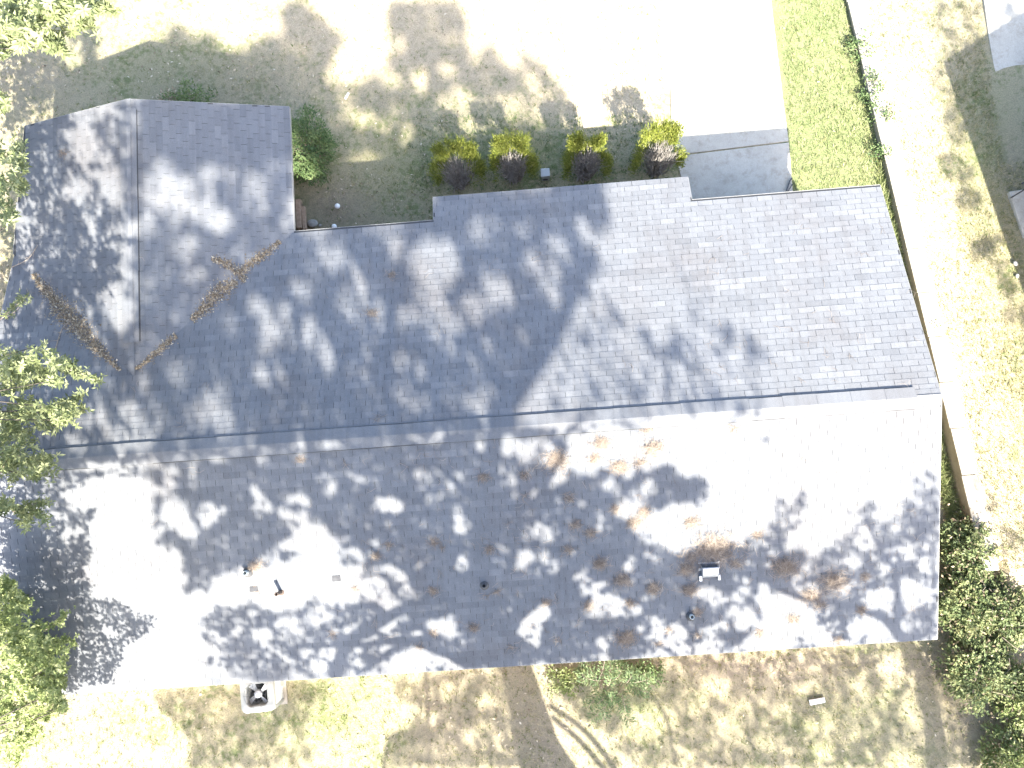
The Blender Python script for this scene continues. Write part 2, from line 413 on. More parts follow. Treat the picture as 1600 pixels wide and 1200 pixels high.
# the neighbour's lawn lies higher, behind the retaining wall
ly = np.concatenate([np.linspace(-60, -12, 6), np.arange(-10, 14.1, 0.3), np.linspace(18, 70, 6)])
lt = np.concatenate([np.arange(0, 6.1, 0.3), [8, 12, 20, 40, 80]])
LT, LY = np.meshgrid(lt, ly)
LX = wall_x(LY) + 0.25 + LT
LZ = np.where(LY < WALL_Y0 - 0.2, np.clip(wall_z(WALL_Y0) - (WALL_Y0 - LY) * 0.5, 0.03, 1), wall_z(LY)) - 0.035 + 0.01 * np.sin(LX * 2.3) * np.sin(LY * 1.9)
LZ = np.where((LT < 0.15) & (LY < WALL_Y0), 0.0, LZ)
idx = np.arange(LX.size).reshape(LX.shape)
F = np.stack([idx[:-1, :-1], idx[:-1, 1:], idx[1:, 1:], idx[1:, :-1]], -1).reshape(-1, 4)
LU, LV, _ = project(np.stack([LX, LY, LZ], -1))
lg = 0.38 - 0.5 * np.exp(-(LT / .8) ** 2) - 0.25 * blob(LU, LV, 1380, 300, 60, 300) + 0.15 * blob(LU, LV, 1540, 250, 60, 150)
ll = 0.06 + 0.55 * blob(LU, LV, 1580, 260, 30, 60) + 0.3 * blob(LU, LV, 1500, 60, 60, 60)
kind(mesh_obj('neighbor_lawn', np.stack([LX, LY, LZ], -1), F, 'ground', attrs={'green': np.clip(lg, 0, 1).ravel(), 'litter': np.clip(ll, 0, 1).ravel()}), 'structure')

def slab(name, outline, z0, z1, mat):
    ar = sum(outline[i][0] * outline[(i + 1) % len(outline)][1] - outline[(i + 1) % len(outline)][0] * outline[i][1] for i in range(len(outline)))
    if ar < 0: outline = outline[::-1]
    mb = MB(); mb.prism([(x, y, 0) for x, y in outline], z0, z1); o = mb.build(name, mat)
    bv = o.modifiers.new('edge', 'BEVEL'); bv.width = 0.012; bv.segments = 2; bv.limit_method = 'ANGLE'
    return kind(o, 'structure')
def gp2(u, v): p = at(u, v); return (float(p[0]), float(p[1]))
# driveway: an apron slab by the garage, a dark joint, then the long run to the street
slab('driveway', [(9.06, 4.2), (11.38, 4.2), (11.46, 6.62), (8.74, 6.50)], -0.05, 0.018, 'concrete')
slab('driveway', [(8.73, 6.53), (11.46, 6.65), (11.44, 7.6), (11.42, 10.4), (11.40, 15.5), (8.98, 15.5), (8.94, 10.5), (8.70, 7.3)], -0.05, 0.018, 'concrete')
w = [gp2(*q) for q in ((912, 200), (944, 195), (934, 90), (924, -60), (866, -60), (884, 90))]
slab('walkway', w, -0.05, 0.016, 'concrete')
nd = [tuple(map(float, at(u_, v_, .15)[:2])) for u_, v_ in ((1532, -60), (1537, 0), (1545, 60), (1554, 112), (1563, 160), (1576, 198), (1592, 224), (1612, 236))]
slab('neighbor_driveway', nd + [(23.0, nd[-1][1] - .1), (23.0, nd[0][1])], 0.05, 0.165, 'concrete')
nw = [tuple(map(float, at(u_, v_, .36)[:2])) for u_, v_ in ((1576, 300), (1600, 372), (1640, 360), (1640, 290))]
slab('neighbor_walkway', nw, 0.2, 0.385, 'concrete')

# ------------------------------------------------------------------ the house
house = tag(empty('house', (0, 0, 0)), 'low house under a grey shingle roof with a front wing, seen from above', 'house')
wl_ = MB()
wl_.box((XL + 0.42, YB + 0.45, 0), (XR - 0.3, YF - 0.45, ZE - 0.20))
wl_.box((-5.32, 3.9, 0), (XWR - 0.82, YW - 0.3, ZE - 0.205))
wl_.box((3.5, YF - 0.6, 0), (3.62, YP - 0.35, 2.32)); wl_.box((8.1, YF - 0.6, 0), (8.22, YP - 0.35, 2.32))
wl_.build('wall', 'brick', house)
gb = MB()
for x in (XL + 0.44, XR - 0.32):
    gb = MB()
    gb.add([(x, YB + 0.5, ZE - 0.21), (x, YF - 0.5, ZE - 0.21), (x, 0, ZR - 0.24), (x + .02, YB + 0.5, ZE - 0.21), (x + .02, YF - 0.5, ZE - 0.21), (x + .02, 0, ZR - 0.24)], [(0, 2, 1), (3, 4, 5), (0, 1, 4, 3), (1, 2, 5, 4), (2, 0, 3, 5)]); gb.build('gable', 'trim', house)
gb = MB(); y = YW - 0.32
gb.add([(-5.3, y, ZE - 0.21), (-0.3, y, ZE - 0.21), (XW, y, ZW - 0.2), (-5.3, y + .02, ZE - 0.21), (-0.3, y + .02, ZE - 0.21), (XW, y + .02, ZW - 0.2)], [(0, 1, 2), (3, 5, 4), (0, 3, 4, 1), (1, 4, 5, 2), (2, 5, 3, 0)])
gb.build('gable', 'trim', house)
# decking (dark underlay) under the shingles, with the eave and rake thickness
dk = MB()
dk.prism([(XL, YB, z_main(YB)), (XR, YB, z_main(YB)), (XR, 0, ZR), (XL, 0, ZR)], -0.10, -0.004)
dk.prism([(XL, 0, ZR), (XR, 0, ZR), (XR, YF, ZE), (XL, YF, ZE)], -0.101, -0.004)
dk.prism([(XP1, YF - 0.2, z_main(YF - 0.2)), (XP2, YF - 0.2, z_main(YF - 0.2)), (XP2, YP, z_main(YP)), (XP1, YP, z_main(YP))], -0.099, -0.0055)
yb_ = 1.64
dk.prism([(XW, yb_, ZW), (XWR, YF - 0.05, z_wing(XWR)), (XWR, YW, z_wing(XWR)), (XW, YW, ZW)], -0.10, -0.004)
xl0, xl1 = x_wing_left(4.5), x_wing_left(YW)
dk.prism([(xl0, 4.5, z_wing(xl0)), (XW, yb_, ZW), (XW, YW, ZW), (xl1, YW, z_wing(xl1))], -0.10, -0.004)
roof = dk.build('roof', 'felt', house)
# soffit boards
sf = MB()
sf.box((XL + 0.05, YB + 0.03, ZE - 0.19), (XR - 0.05, YB + 0.47, ZE - 0.17)); sf.box((0.3, YF - 0.47, ZE - 0.19), (XR - 0.05, YF - 0.03, ZE - 0.17))
sf.build('soffit', 'trim', house)
# drip edges
de = MB()
def edge(a, b, h=0.085, t=0.008, up=0.002):
    a = np.array(a, float); b = np.array(b, float); d = b - a; nrm = np.array([d[1], -d[0], 0]); nrm /= np.linalg.norm(nrm)
    o = nrm * t
    v = [a + (0, 0, up), b + (0, 0, up), b + o + (0, 0, up), a + o + (0, 0, up), a - (0, 0, h), b - (0, 0, h), b + o - (0, 0, h), a + o - (0, 0, h)]
    de.add(v, [(0, 1, 2, 3), (7, 6, 5, 4), (3, 2, 6, 7), (0, 4, 5, 1), (0, 3, 7, 4), (1, 5, 6, 2)])
edge((XL, YB, z_main(YB)), (XR, YB, z_main(YB)))
edge((XR, YB, z_main(YB)), (XR, 0, ZR)); edge((XR, 0, ZR), (XR, YF, ZE))
edge((XR, YF, ZE), (XP2, YF, ZE)); edge((XP2, YF, ZE), (XP2, YP, z_main(YP))); edge((XP2, YP, z_main(YP)), (XP1, YP, z_main(YP)))
edge((XP1, YP, z_main(YP)), (XP1, YF, ZE)); edge((XP1, YF, ZE), (XWR, YF, ZE))
edge((XWR, YF, z_wing(XWR)), (XWR, YW, z_wing(XWR))); edge((XWR, YW, z_wing(XWR)), (XW, YW, ZW)); edge((XW, YW, ZW), (xl1, YW, z_wing(xl1)))
edge((xl1, YW, z_wing(xl1)), (xl0, 4.5, z_wing(xl0))); edge((XL, YF, ZE), (XL, 0, ZR)); edge((XL, 0, ZR), (XL, YB, z_main(YB)))
de.build('drip_edge', 'drip', roof)

# shingle tabs --------------------------------------------------------------
EXPO, TABW = 0.127, 0.3048
TH = math.atan(SL); THW = math.atan(WSL)
def tab_verts(w, ln=EXPO + 0.02, tb=0.0075, tt=0.002, skew=0.0):
    """local: x along the course, y down the slope (0 = butt edge, negative = up), z off the deck"""
    g = 0.0034
    x0, x1 = -w / 2 + g, w / 2 - g
    return [(x0, -ln, tt), (x1, -ln, tt), (x1, 0, tb + skew), (x0, 0, tb), (x0, 0, 0), (x1, 0, 0), (x0, -ln, 0), (x1, -ln, 0)]
TABF = [(0, 1, 2, 3), (2, 5, 4, 3), (3, 4, 6, 0), (7, 5, 2, 1)]
tabs = []                                      # (origin, frame 3x3, width, tone, skew, lift)
def courses(eave_v, slope_len, x_range, frame, origin, keep, seed):
    """lay courses from the eave up; v is distance up the slope from the eave"""
    r = np.random.default_rng(seed); k = 0; v = 0.0
    while v < slope_len - 0.03:
        off = (0.5 * (k % 2) + 0.04 * r.normal()) * TABW + 0.02 * k
        xa, xb = x_range(v)
        course_tone = r.normal() * 0.05
        i = math.floor((xa - off) / TABW)
        strip = 0.0
        while True:
            l = max(xa, off + i * TABW); h = min(xb, off + (i + 1) * TABW)
            if l >= xb: break
            if i % 3 == 0: strip = r.normal() * 0.12
            if h - l > 0.04:
                o = origin + frame[:, 0] * ((l + h) / 2) - frame[:, 1] * v
                if keep(o):
                    tone = 0.5 + course_tone + strip + r.normal() * 0.12
                    if r.random() < 0.05: tone += 0.25
                    if r.random() < 0.04: tone -= 0.25
                    tabs.append((o, frame, h - l, float(np.clip(tone, 0, 1)), r.normal() * 0.0012, abs(r.normal()) * 0.0012))
            i += 1
        v += EXPO; k += 1
c_, s_ = math.cos(TH), math.sin(TH)
fr_front = np.array([[-1, 0, 0], [0, c_, -s_], [0, s_, c_]], float).T          # x, down-slope, normal as columns
fr_front = np.column_stack([(-1, 0, 0), (0, c_, -s_), (0, s_, c_)])
fr_back = np.column_stack([(1, 0, 0), (0, -c_, -s_), (0, s_ * -1 * -1 * -1 * -1, c_)])
fr_back[:, 2] = np.cross(fr_back[:, 0], fr_back[:, 1]); fr_back[:, 2] *= np.sign(fr_back[2, 2])
fr_front[:, 2] = np.cross(fr_front[:, 0], fr_front[:, 1]); fr_front[:, 2] *= np.sign(fr_front[2, 2])
cw, sw = math.cos(THW), math.sin(THW)
fr_wr = np.column_stack([(0, 1, 0), (cw, 0, -sw), (sw, 0, cw)])
fr_wl = np.column_stack([(0, -1, 0), (-cw, 0, -sw), (-sw, 0, cw)])
up1 = np.array([0, 0, 0.001])
def keep_front(o):
    if o[1] > YF + 0.02: return XP1 - .01 < o[0] < XP2 + .01
    if x_wing_left(o[1]) < o[0] < XWR + .3 and o[1] > 1.3: return z_main(o[1]) > z_wing(o[0]) - 0.07
    return o[0] > XL
courses(0, (YP - 0.0) / c_, lambda v: (-(XP2 if YP - v * c_ > YF + 0.03 else XR), -(XP1 if YP - v * c_ > YF + 0.03 else XL)), fr_front, np.array([0, YP, z_main(YP)]) + up1, keep_front, 3)
courses(0, -YB / c_, lambda v: (XL, XR), fr_back, np.array([0, YB, z_main(YB)]) + up1, lambda o: True, 4)
def keep_wing(o): return z_wing(o[0]) > z_main(o[1]) - 0.07 or o[1] > YF
courses(0, (XWR - XW) / cw, lambda v: (1.4, YW), fr_wr, np.array([XWR, 0, z_wing(XWR)]) + up1, keep_wing, 5)
xle = -5.90
courses(0, (XW - xle) / cw, lambda v: (-YW, -1.4), fr_wl, np.array([xle, 0, z_wing(xle)]) + up1, lambda o: keep_wing(o) and o[0] > x_wing_left(o[1]) - 0.02, 6)

# the 300 tabs that show largest are single pieces, the rest one joined part
cen = np.array([t[0] - t[1][:, 1] * EXPO / 2 for t in tabs])
pu, pv, pd = project(cen)
view = unit(CAM_C - cen); nrm = np.array([t[1][:, 2] for t in tabs]); wid = np.array([t[2] for t in tabs])
size = (view * nrm).sum(1) / pd ** 2 * wid
hidden = (np.abs(cen[:, 1]) < 0.27) | ((np.abs(cen[:, 0] - XW) < 0.22) & (cen[:, 1] > 2)) | (pu < 25) | (pu > 1580) | (pv < 20) | (pv > 1180) | (wid < 0.3)
size[hidden] = 0
big = set(np.argsort(-size)[:300].tolist())
TONES = 9
shared = {}
def shingle_mesh(ti):
    if ti not in shared:
        v = tab_verts(TABW); me = bpy.data.meshes.new('shingle'); me.from_pydata(v, [], TABF); me.polygons.foreach_set('use_smooth', np.zeros(len(TABF), bool)); me.update()
        a = me.attributes.new('tone', 'FLOAT', 'FACE'); a.data.foreach_set('value', np.full(len(TABF), ti / (TONES - 1), np.float32))
        me.materials.append(MAT['shingle']); shared[ti] = me
    return shared[ti]
V, Fa, T = [], [], []
TF = np.array(TABF)
for i, (o, fr, wd, tone, skew, lift) in enumerate(tabs):
    if i in big:
        ob = bpy.data.objects.new('shingle', shingle_mesh(int(round(tone * (TONES - 1))))); COL.objects.link(ob); ob.parent = roof
        m = Matrix([list(map(float, fr[r])) for r in range(3)]).to_4x4(); m.translation = Vector((o + fr[:, 2] * lift).tolist())
        if m.to_3x3().determinant() < 0: m = m @ Matrix.Diagonal((-1, 1, 1, 1))
        ob.matrix_world = m
    else:
        v = np.array(tab_verts(wd, skew=skew)); v[:, 2] += lift
        V.append(o + v @ fr.T); Fa.append((TF if np.linalg.det(fr) > 0 else TF[:, ::-1]) + 8 * len(Fa)); T += [tone] * len(TABF)
so = mesh_obj('shingle_courses', np.concatenate(V), np.concatenate(Fa), 'shingle', roof, T)
kind(so, 'stuff')

# ridge vents, with their cap pieces -----------------------------------------
def ridge_line(a, b, z, slope, half, piece, seed, round_end=False):
    r = np.random.default_rng(seed)
    a = np.array(a, float); b = np.array(b, float); L = np.linalg.norm(b - a); d = (b - a) / L; n = np.array([-d[1], d[0]])
    core = MB()
    def prof(p, hw, zt): return [(p[0] - n[0] * hw, p[1] - n[1] * hw, z - hw * slope + zt), (p[0], p[1], z + zt), (p[0] + n[0] * hw, p[1] + n[1] * hw, z - hw * slope + zt)]
    A, B = prof(a + d * 0.03, half + 0.008, 0.004), prof(b - d * 0.03, half + 0.008, 0.004)
    A2, B2 = prof(a + d * 0.03, half + 0.008, -0.05), prof(b - d * 0.03, half + 0.008, -0.05)
    core.add(A + B + A2 + B2, [(0, 3, 4, 1), (1, 4, 5, 2), (0, 1, 7, 6), (1, 2, 8, 7), (3, 9, 10, 4), (4, 10, 11, 5), (0, 6, 9, 3), (2, 5, 11, 8)])
    rv = core.build('ridge_vent', 'felt', house)
    s = 0.0
    while s < L - 0.02:
        e = min(s + piece, L)
        q = MB(); t0, t1 = 0.021 + 0.001 * r.random(), 0.027 + 0.002 * r.random()
        hw = half + 0.004 * r.normal()
        p0 = prof(a + d * s, hw, t1); p1 = prof(a + d * min(e + 0.02, L), hw, t0 if e < L else t1 - 0.004)
        k0 = [(x, y, zz - 0.007) for x, y, zz in p0]; k1 = [(x, y, zz - 0.007) for x, y, zz in p1]
        q.add(p0 + p1 + k0 + k1, [(0, 3, 4, 1), (1, 4, 5, 2), (0, 6, 9, 3), (2, 5, 11, 8), (0, 1, 7, 6), (1, 2, 8, 7), (3, 9, 10, 4), (4, 10, 11, 5), (6, 7, 10, 9), (7, 8, 11, 10)], float(np.clip(0.52 + r.normal() * 0.13, 0, 1)))
        o = q.build('cap_shingle', 'shingle', rv)
        bmx = bmesh.new(); bmx.from_mesh(o.data); bmesh.ops.recalc_face_normals(bmx, faces=bmx.faces); bmx.to_mesh(o.data); bmx.free()
        s = e
    return rv
xa = at(34, 720, ZR)[0]; xb = at(1432, 624, ZR)[0]
ridge_line((xa, 0), (xb, 0), ZR + 0.022, SL, 0.205, 0.62, 21)
ya = float(at(200, 169, ZW)[1]); ybm = float(at(200, 536, ZW)[1])
ridge_line((XW, ybm), (XW, ya), ZW + 0.02, WSL, 0.17, 1.45, 22)
# plain cap pieces from the end of the vent to the rake
q = MB(); p = [(xb - .02, XR - 0.006)]
for x0, x1 in ((xb + 0.0, xb + 0.29), (xb + 0.29, XR - 0.004)):
    h = 0.15
    q.add([(x0, -h, ZR - h * SL + .014), (x0, 0, ZR + .016), (x0, h, ZR - h * SL + .014), (x1, -h, ZR - h * SL + .010), (x1, 0, ZR + .013), (x1, h, ZR - h * SL + .010),
           (x0, -h, ZR - h * SL), (x0, h, ZR - h * SL), (x1, -h, ZR - h * SL), (x1, h, ZR - h * SL)],
          [(0, 3, 4, 1), (1, 4, 5, 2), (0, 6, 8, 3), (2, 5, 9, 7)], 0.5 + 0.2 * random.random())
q.build('ridge_cap', 'shingle', roof); q = MB()
for y0, y1 in ((ya, YW - 0.004),):
    h = 0.15
    q.add([(XW - h, y0, ZW - h * WSL + .012), (XW, y0, ZW + .015), (XW + h, y0, ZW - h * WSL + .012), (XW - h, y1, ZW - h * WSL + .009), (XW, y1, ZW + .012), (XW + h, y1, ZW - h * WSL + .009)],
          [(0, 1, 4, 3), (1, 2, 5, 4)], 0.55)
q.build('ridge_cap', 'shingle', roof)

# things fixed to the roof ------------------------------------------------------
NB = np.array([0, -math.sin(TH), math.cos(TH)])           # normal of the back slope
AXB = np.column_stack([(1, 0, 0), (0, math.cos(TH), math.sin(TH)), NB])
def on_back(u, v): return on_surface(u, v)[0]
# rusty vent pipe
p = on_back(440, 925); mb = MB()
mb.lathe([(0.036, -0.05), (0.036, 0.30), (0.038, 0.305), (0.038, 0.33), (0.027, 0.331), (0.027, 0.15)], p, 18)
vp = mb.build('vent_pipe', 'rust', house, True); vp['label'] = 'rusty brown vent pipe standing in the sunlit patch'
mb = MB(); mb.lathe([(0.085, 0.003), (0.08, 0.012), (0.05, 0.03), (0.043, 0.06)], p, 20, AXB); mb.build('pipe_flashing', 'rust', vp, True)
# round turbine-like plumbing boots
def boot(u, v, label, r=0.10, h=0.13, inner='boot'):
    p = on_back(u, v); mb = MB()
    mb.lathe([(r, 0.01), (r * 0.98, 0.03), (r * 0.7, h * 0.55), (r * 0.52, h)], p, 22, AXB)
    o = mb.build('pipe_boot', 'boot', house, True); o['label'] = label
    m2 = MB(); m2.lathe([(r * 0.46, 0.02), (r * 0.46, h + 0.10), (r * 0.34, h + 0.101), (r * 0.34, h * 0.4)], p, 18); m2.build('vent_pipe', inner, o, True)
boot(1079, 962, 'black round pipe boot ringed with pine straw near the eave', 0.095, 0.09, 'box')
boot(388, 894, 'grey round pipe boot with straw above it left of the rusty pipe', 0.10, 0.11, 'box')
boot(757, 914, 'dark low pipe boot in the shade at the middle of the back slope', 0.09, 0.05)
# small slant-back roof vents
def plate(u, v, label, wd=0.16, ln=0.10, h=0.05):
    p = on_back(u, v); m2 = MB()
    v_ = [(-wd / 2, -ln / 2, 0.008), (wd / 2, -ln / 2, 0.008), (wd / 2, ln / 2, 0.008), (-wd / 2, ln / 2, 0.008), (-wd / 2, -ln / 2, h), (wd / 2, -ln / 2, h), (wd / 2, ln / 2, 0.018), (-wd / 2, ln / 2, 0.018)]
    m2.add([p + AXB @ np.array(q) for q in v_], [(0, 3, 2, 1), (4, 5, 6, 7), (0, 1, 5, 4), (1, 2, 6, 5), (2, 3, 7, 6), (3, 0, 4, 7)])
    o = m2.build('roof_bracket', 'dark_metal', house); o['label'] = label
plate(397, 919, 'small dark metal bracket below the grey pipe boot')
plate(526, 903, 'small dark metal bracket at the edge of the sunlit patch')
# galvanised hooded vent
p = on_back(1108, 893); m2 = MB(); n = 9; wd = 0.15; prof = []
for k in range(n):
    a = math.pi * 0.5 * k / (n - 1)
    prof.append((-0.14 + 0.24 * math.sin(a) * 1.0, 0.02 + 0.15 * math.cos(a)))
prof = [(-0.15, 0.15)] + [(y_, z_) for y_, z_ in prof]
v_ = [(-wd, y_, z_) for y_, z_ in prof] + [(wd, y_, z_) for y_, z_ in prof]; n = len(prof)
f_ = [(i, i + 1, i + 1 + n, i + n) for i in range(n - 1)]
v_ += [(-wd, -0.15, 0.012), (wd, -0.15, 0.012), (-wd, 0.10, 0.012), (wd, 0.10, 0.012)]
f_ += [tuple(range(n - 1, -1, -1)) + (2 * n,) , tuple(range(n, 2 * n)) + (2 * n + 1,)]
f_[-2] = (2 * n,) + tuple(range(0, n)) + (2 * n + 2,); f_[-1] = (2 * n + 3,) + tuple(range(2 * n - 1, n - 1, -1)) + (2 * n + 1,)
hv = MB(); hv.add([p + AXB @ np.array((x_, -y_ - 0.0, z_)) for x_, y_, z_ in v_], f_)
p_hood = p.copy()
hood = hv.build('hooded_vent', 'galv', house); hood['label'] = 'shiny galvanised hooded vent in the pine straw'
m2 = MB(); fl = [(-0.2, -0.17, 0.011), (0.2, -0.17, 0.011), (0.2, 0.2, 0.011), (-0.2, 0.2, 0.011)]
m2.add([p + AXB @ np.array(q) for q in fl] + [p + AXB @ (np.array(q) + (0, 0, 0.004)) for q in fl], [(4, 5, 6, 7), (0, 1, 5, 4), (1, 2, 6, 5), (2, 3, 7, 6), (3, 0, 4, 7)]); m2.build('flashing', 'galv', hood)
for sx in (-1, 1):
    m2 = MB(); v0 = [(sx * 0.152, -0.05, 0.016), (sx * 0.20, -0.05, 0.016), (sx * 0.20, -0.16, 0.016), (sx * 0.152, -0.16, 0.016)]
    m2.add([p + AXB @ np.array(q) for q in v0] + [p + AXB @ (np.array(q) + (0, 0, 0.055)) for q in v0], [(4, 5, 6, 7), (0, 1, 5, 4), (1, 2, 6, 5), (2, 3, 7, 6), (3, 0, 4, 7)]); m2.build('bracket', 'galv', hood)

# ------------------------------------------------------------------ retaining wall between the yards
rw = tag(empty('retaining_wall', (13.9, 3.0, 0)), 'low concrete retaining wall with pale coping along the side yard', 'wall')
rw_inv = np.array([13.9, 3.0, 0])
ys = np.arange(WALL_Y0, WALL_Y1 + 0.01, 0.35)
fv, ff = [], []
for y in ys:
    z = float(wall_z(y)); x = float(wall_x(y)); fv += [(x + .02, y, -0.2), (x + .02, y, z - 0.05), (x + 0.32, y, z - 0.05), (x + 0.32, y, -0.2)]
for i in range(len(ys) - 1):
    for k in range(4): a = i * 4 + k; b = i * 4 + (k + 1) % 4; ff.append((a, a + 4, b + 4, b))
ff += [(0, 1, 2, 3), tuple(len(fv) - 4 + k for k in (3, 2, 1, 0))]
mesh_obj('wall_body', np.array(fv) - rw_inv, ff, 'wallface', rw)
y = WALL_Y0; r2 = np.random.default_rng(5); lens = []
while y < WALL_Y1 - 0.1:
    y2 = min(y + 1.05, WALL_Y1); m2 = MB(); j = 0.008 * r2.normal(); w_ = 0.32
    a = [(wall_x(y + .008) - .01 + j, y + .008, wall_z(y) - .048), (wall_x(y + .008) + w_ + j, y + .008, wall_z(y) - .048), (wall_x(y2 - .008) + w_ + j, y2 - .008, wall_z(y2) - .048), (wall_x(y2 - .008) - .01 + j, y2 - .008, wall_z(y2) - .048)]
    m2.prism([tuple(np.array(q_) - rw_inv) for q_ in a], 0.0, 0.055 + 0.004 * r2.normal())
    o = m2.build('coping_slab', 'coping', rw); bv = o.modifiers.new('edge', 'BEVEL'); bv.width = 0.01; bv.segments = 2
    y = y2

# neighbour's house stands beyond the picture and shades its lawn
nh = tag(empty('neighbor_house', (21, 1, 0.4)), 'neighbouring low house with a shingled roof beyond the raised lawn', 'house')
ev = np.array([[16.22, 5.55], [17.10, 0.05]]); dv = ev[1] - ev[0]; dv /= np.linalg.norm(dv); pv_ = np.array([-dv[1], dv[0]])
if pv_[0] < 0: pv_ = -pv_
E0 = ev[0]; E1 = ev[0] + dv * 9.5; W_ = 8.0
def q3(p, z): return (p[0] - 21, p[1] - 1, z - 0.4)
m2 = MB(); zz = 3.0
m2.add([q3(E0, zz), q3(E1, zz), q3(E1 + pv_ * W_, zz), q3(E0 + pv_ * W_, zz), q3(E0 + pv_ * W_ / 2, zz + 1.3), q3(E1 + pv_ * W_ / 2, zz + 1.3)], [(0, 4, 5, 1), (2, 5, 4, 3), (0, 3, 4), (1, 5, 2), (0, 1, 2, 3)])
m2.build('roof', 'felt', nh)
i0, i1 = E0 + dv * .4 + pv_ * .45, E1 - dv * .4 + pv_ * .45; m2 = MB()
m2.prism([q3(i0, 0.4), q3(i1, 0.4), q3(i1 + pv_ * 7.1, 0.4), q3(i0 + pv_ * 7.1, 0.4)], -0.2, 2.5)
m2.build('wall', 'brick', nh)

# ------------------------------------------------------------------ air conditioner
p = at(401, 1086, 0.78); px_, py_ = float(p[0]), float(p[1])
ac = tag(empty('air_conditioner', (px_, py_, 0)), 'pale square outdoor air conditioner with round fan grille by the back eave', 'air conditioner')
ac.rotation_euler = (0, 0, math.radians(3))
def rrect(hw, hd, r, n=6):
    pts = []
    for cx, cy, a0 in ((hw - r, hd - r, 0), (-hw + r, hd - r, 90), (-hw + r, -hd + r, 180), (hw - r, -hd + r, 270)):
        for k in range(n + 1): a = math.radians(a0 + 90 * k / n); pts.append((cx + r * math.cos(a), cy + r * math.sin(a)))
    return pts
def ring_body(mb, rings):
    n = len(rings[0][0]); v = [(x, y, z) for pts, z in rings for x, y in pts]
    f = [(i * n + k, i * n + (k + 1) % n, (i + 1) * n + (k + 1) % n, (i + 1) * n + k) for i in range(len(rings) - 1) for k in range(n)]
    mb.add(v, f)
R1 = rrect(.36, .36, .11); n_ = len(R1)
def circ(r): return [(r * math.cos(2 * math.pi * k / n_ + math.atan2(R1[0][1], R1[0][0])), r * math.sin(2 * math.pi * k / n_ + math.atan2(R1[0][1], R1[0][0]))) for k in range(n_)]
ang = [math.atan2(y, x) for x, y in R1]
def circa(r): return [(r * math.cos(a), r * math.sin(a)) for a in ang]
mb = MB(); ring_body(mb, [(rrect(.335, .335, .09), 0.06), (rrect(.335, .335, .09), 0.68)]); mb.build('coil', 'ac_dark', ac)
for k in range(9):
    mb = MB(); z = 0.10 + k * 0.065; ring_body(mb, [(rrect(.335, .335, .095), z), (rrect(.36, .36, .11), z + 0.012), (rrect(.36, .36, .11), z + 0.022), (rrect(.335, .335, .095), z + 0.03)]); mb.build('louver', 'ac', ac)
for sx in (-1, 1):
    for sy in (-1, 1):
        mb = MB(); mb.box((sx * .325 - .03, sy * .325 - .03, .05), (sx * .325 + .03, sy * .325 + .03, .69)); mb.build('corner_post', 'ac', ac)
mb = MB(); ring_body(mb, [(rrect(.375, .375, .13), 0.68), (rrect(.38, .38, .13), 0.72), (rrect(.365, .365, .125), 0.76), (circa(.305), 0.785), (circa(.285), 0.78), (circa(.28), 0.70), (circa(.275), 0.40)]); mb.build('top_cover', 'ac', ac, True)
mb = MB(); mb.box((-.42, -.42, 0), (.42, .42, .06)); mb.build('base_pad', 'coping', ac)
mb = MB(); mb.lathe([(.28, .40), (.28, .41)], (0, 0, 0), 24); mb.build('fan_well', 'ac_dark', ac)
mb = MB(); mb.lathe([(.085, .58), (.085, .70), (.06, .72)], (0, 0, 0), 20); mb.build('motor', 'blade', ac, True)
for k in range(4):
    a = math.radians(90 * k + 35); vv = []
    for r_, t0, t1, z0, z1 in ((.08, -.26, .28, .62, .66), (.18, -.24, .26, .61, .67), (.262, -.22, .26, .60, .68)):
        vv += [(r_ * math.cos(a + t0), r_ * math.sin(a + t0), z0), (r_ * math.cos(a + t1), r_ * math.sin(a + t1), z1)]
    mb = MB(); mb.add(vv + [(x, y, z - .006) for x, y, z in vv], [(0, 2, 3, 1), (2, 4, 5, 3), (6, 7, 9, 8), (8, 9, 11, 10), (0, 6, 8, 2), (2, 8, 10, 4), (1, 3, 9, 7), (3, 5, 11, 9), (4, 10, 11, 5), (0, 1, 7, 6)]); mb.build('fan_blade', 'blade', ac)
mb = MB()
for k in range(10):
    a = 2 * math.pi * k / 10; mb.tube([(0.05 * math.cos(a), 0.05 * math.sin(a), .81), (.2 * math.cos(a), .2 * math.sin(a), .815), (.295 * math.cos(a), .295 * math.sin(a), .785)], 0.0025, 5)
for r_ in (.07, .14, .21, .28): mb.tube([(r_ * math.cos(t), r_ * math.sin(t), .812 - .02 * (r_ > .25)) for t in np.linspace(0, 2 * math.pi, 25)], 0.002, 4, False)
mb.build('fan_guard', 'dark_metal', ac)
mb = MB(); mb.box((.37, .05, .2), (.44, .25, .5)); mb.build('electrical_cover', 'ac', ac)

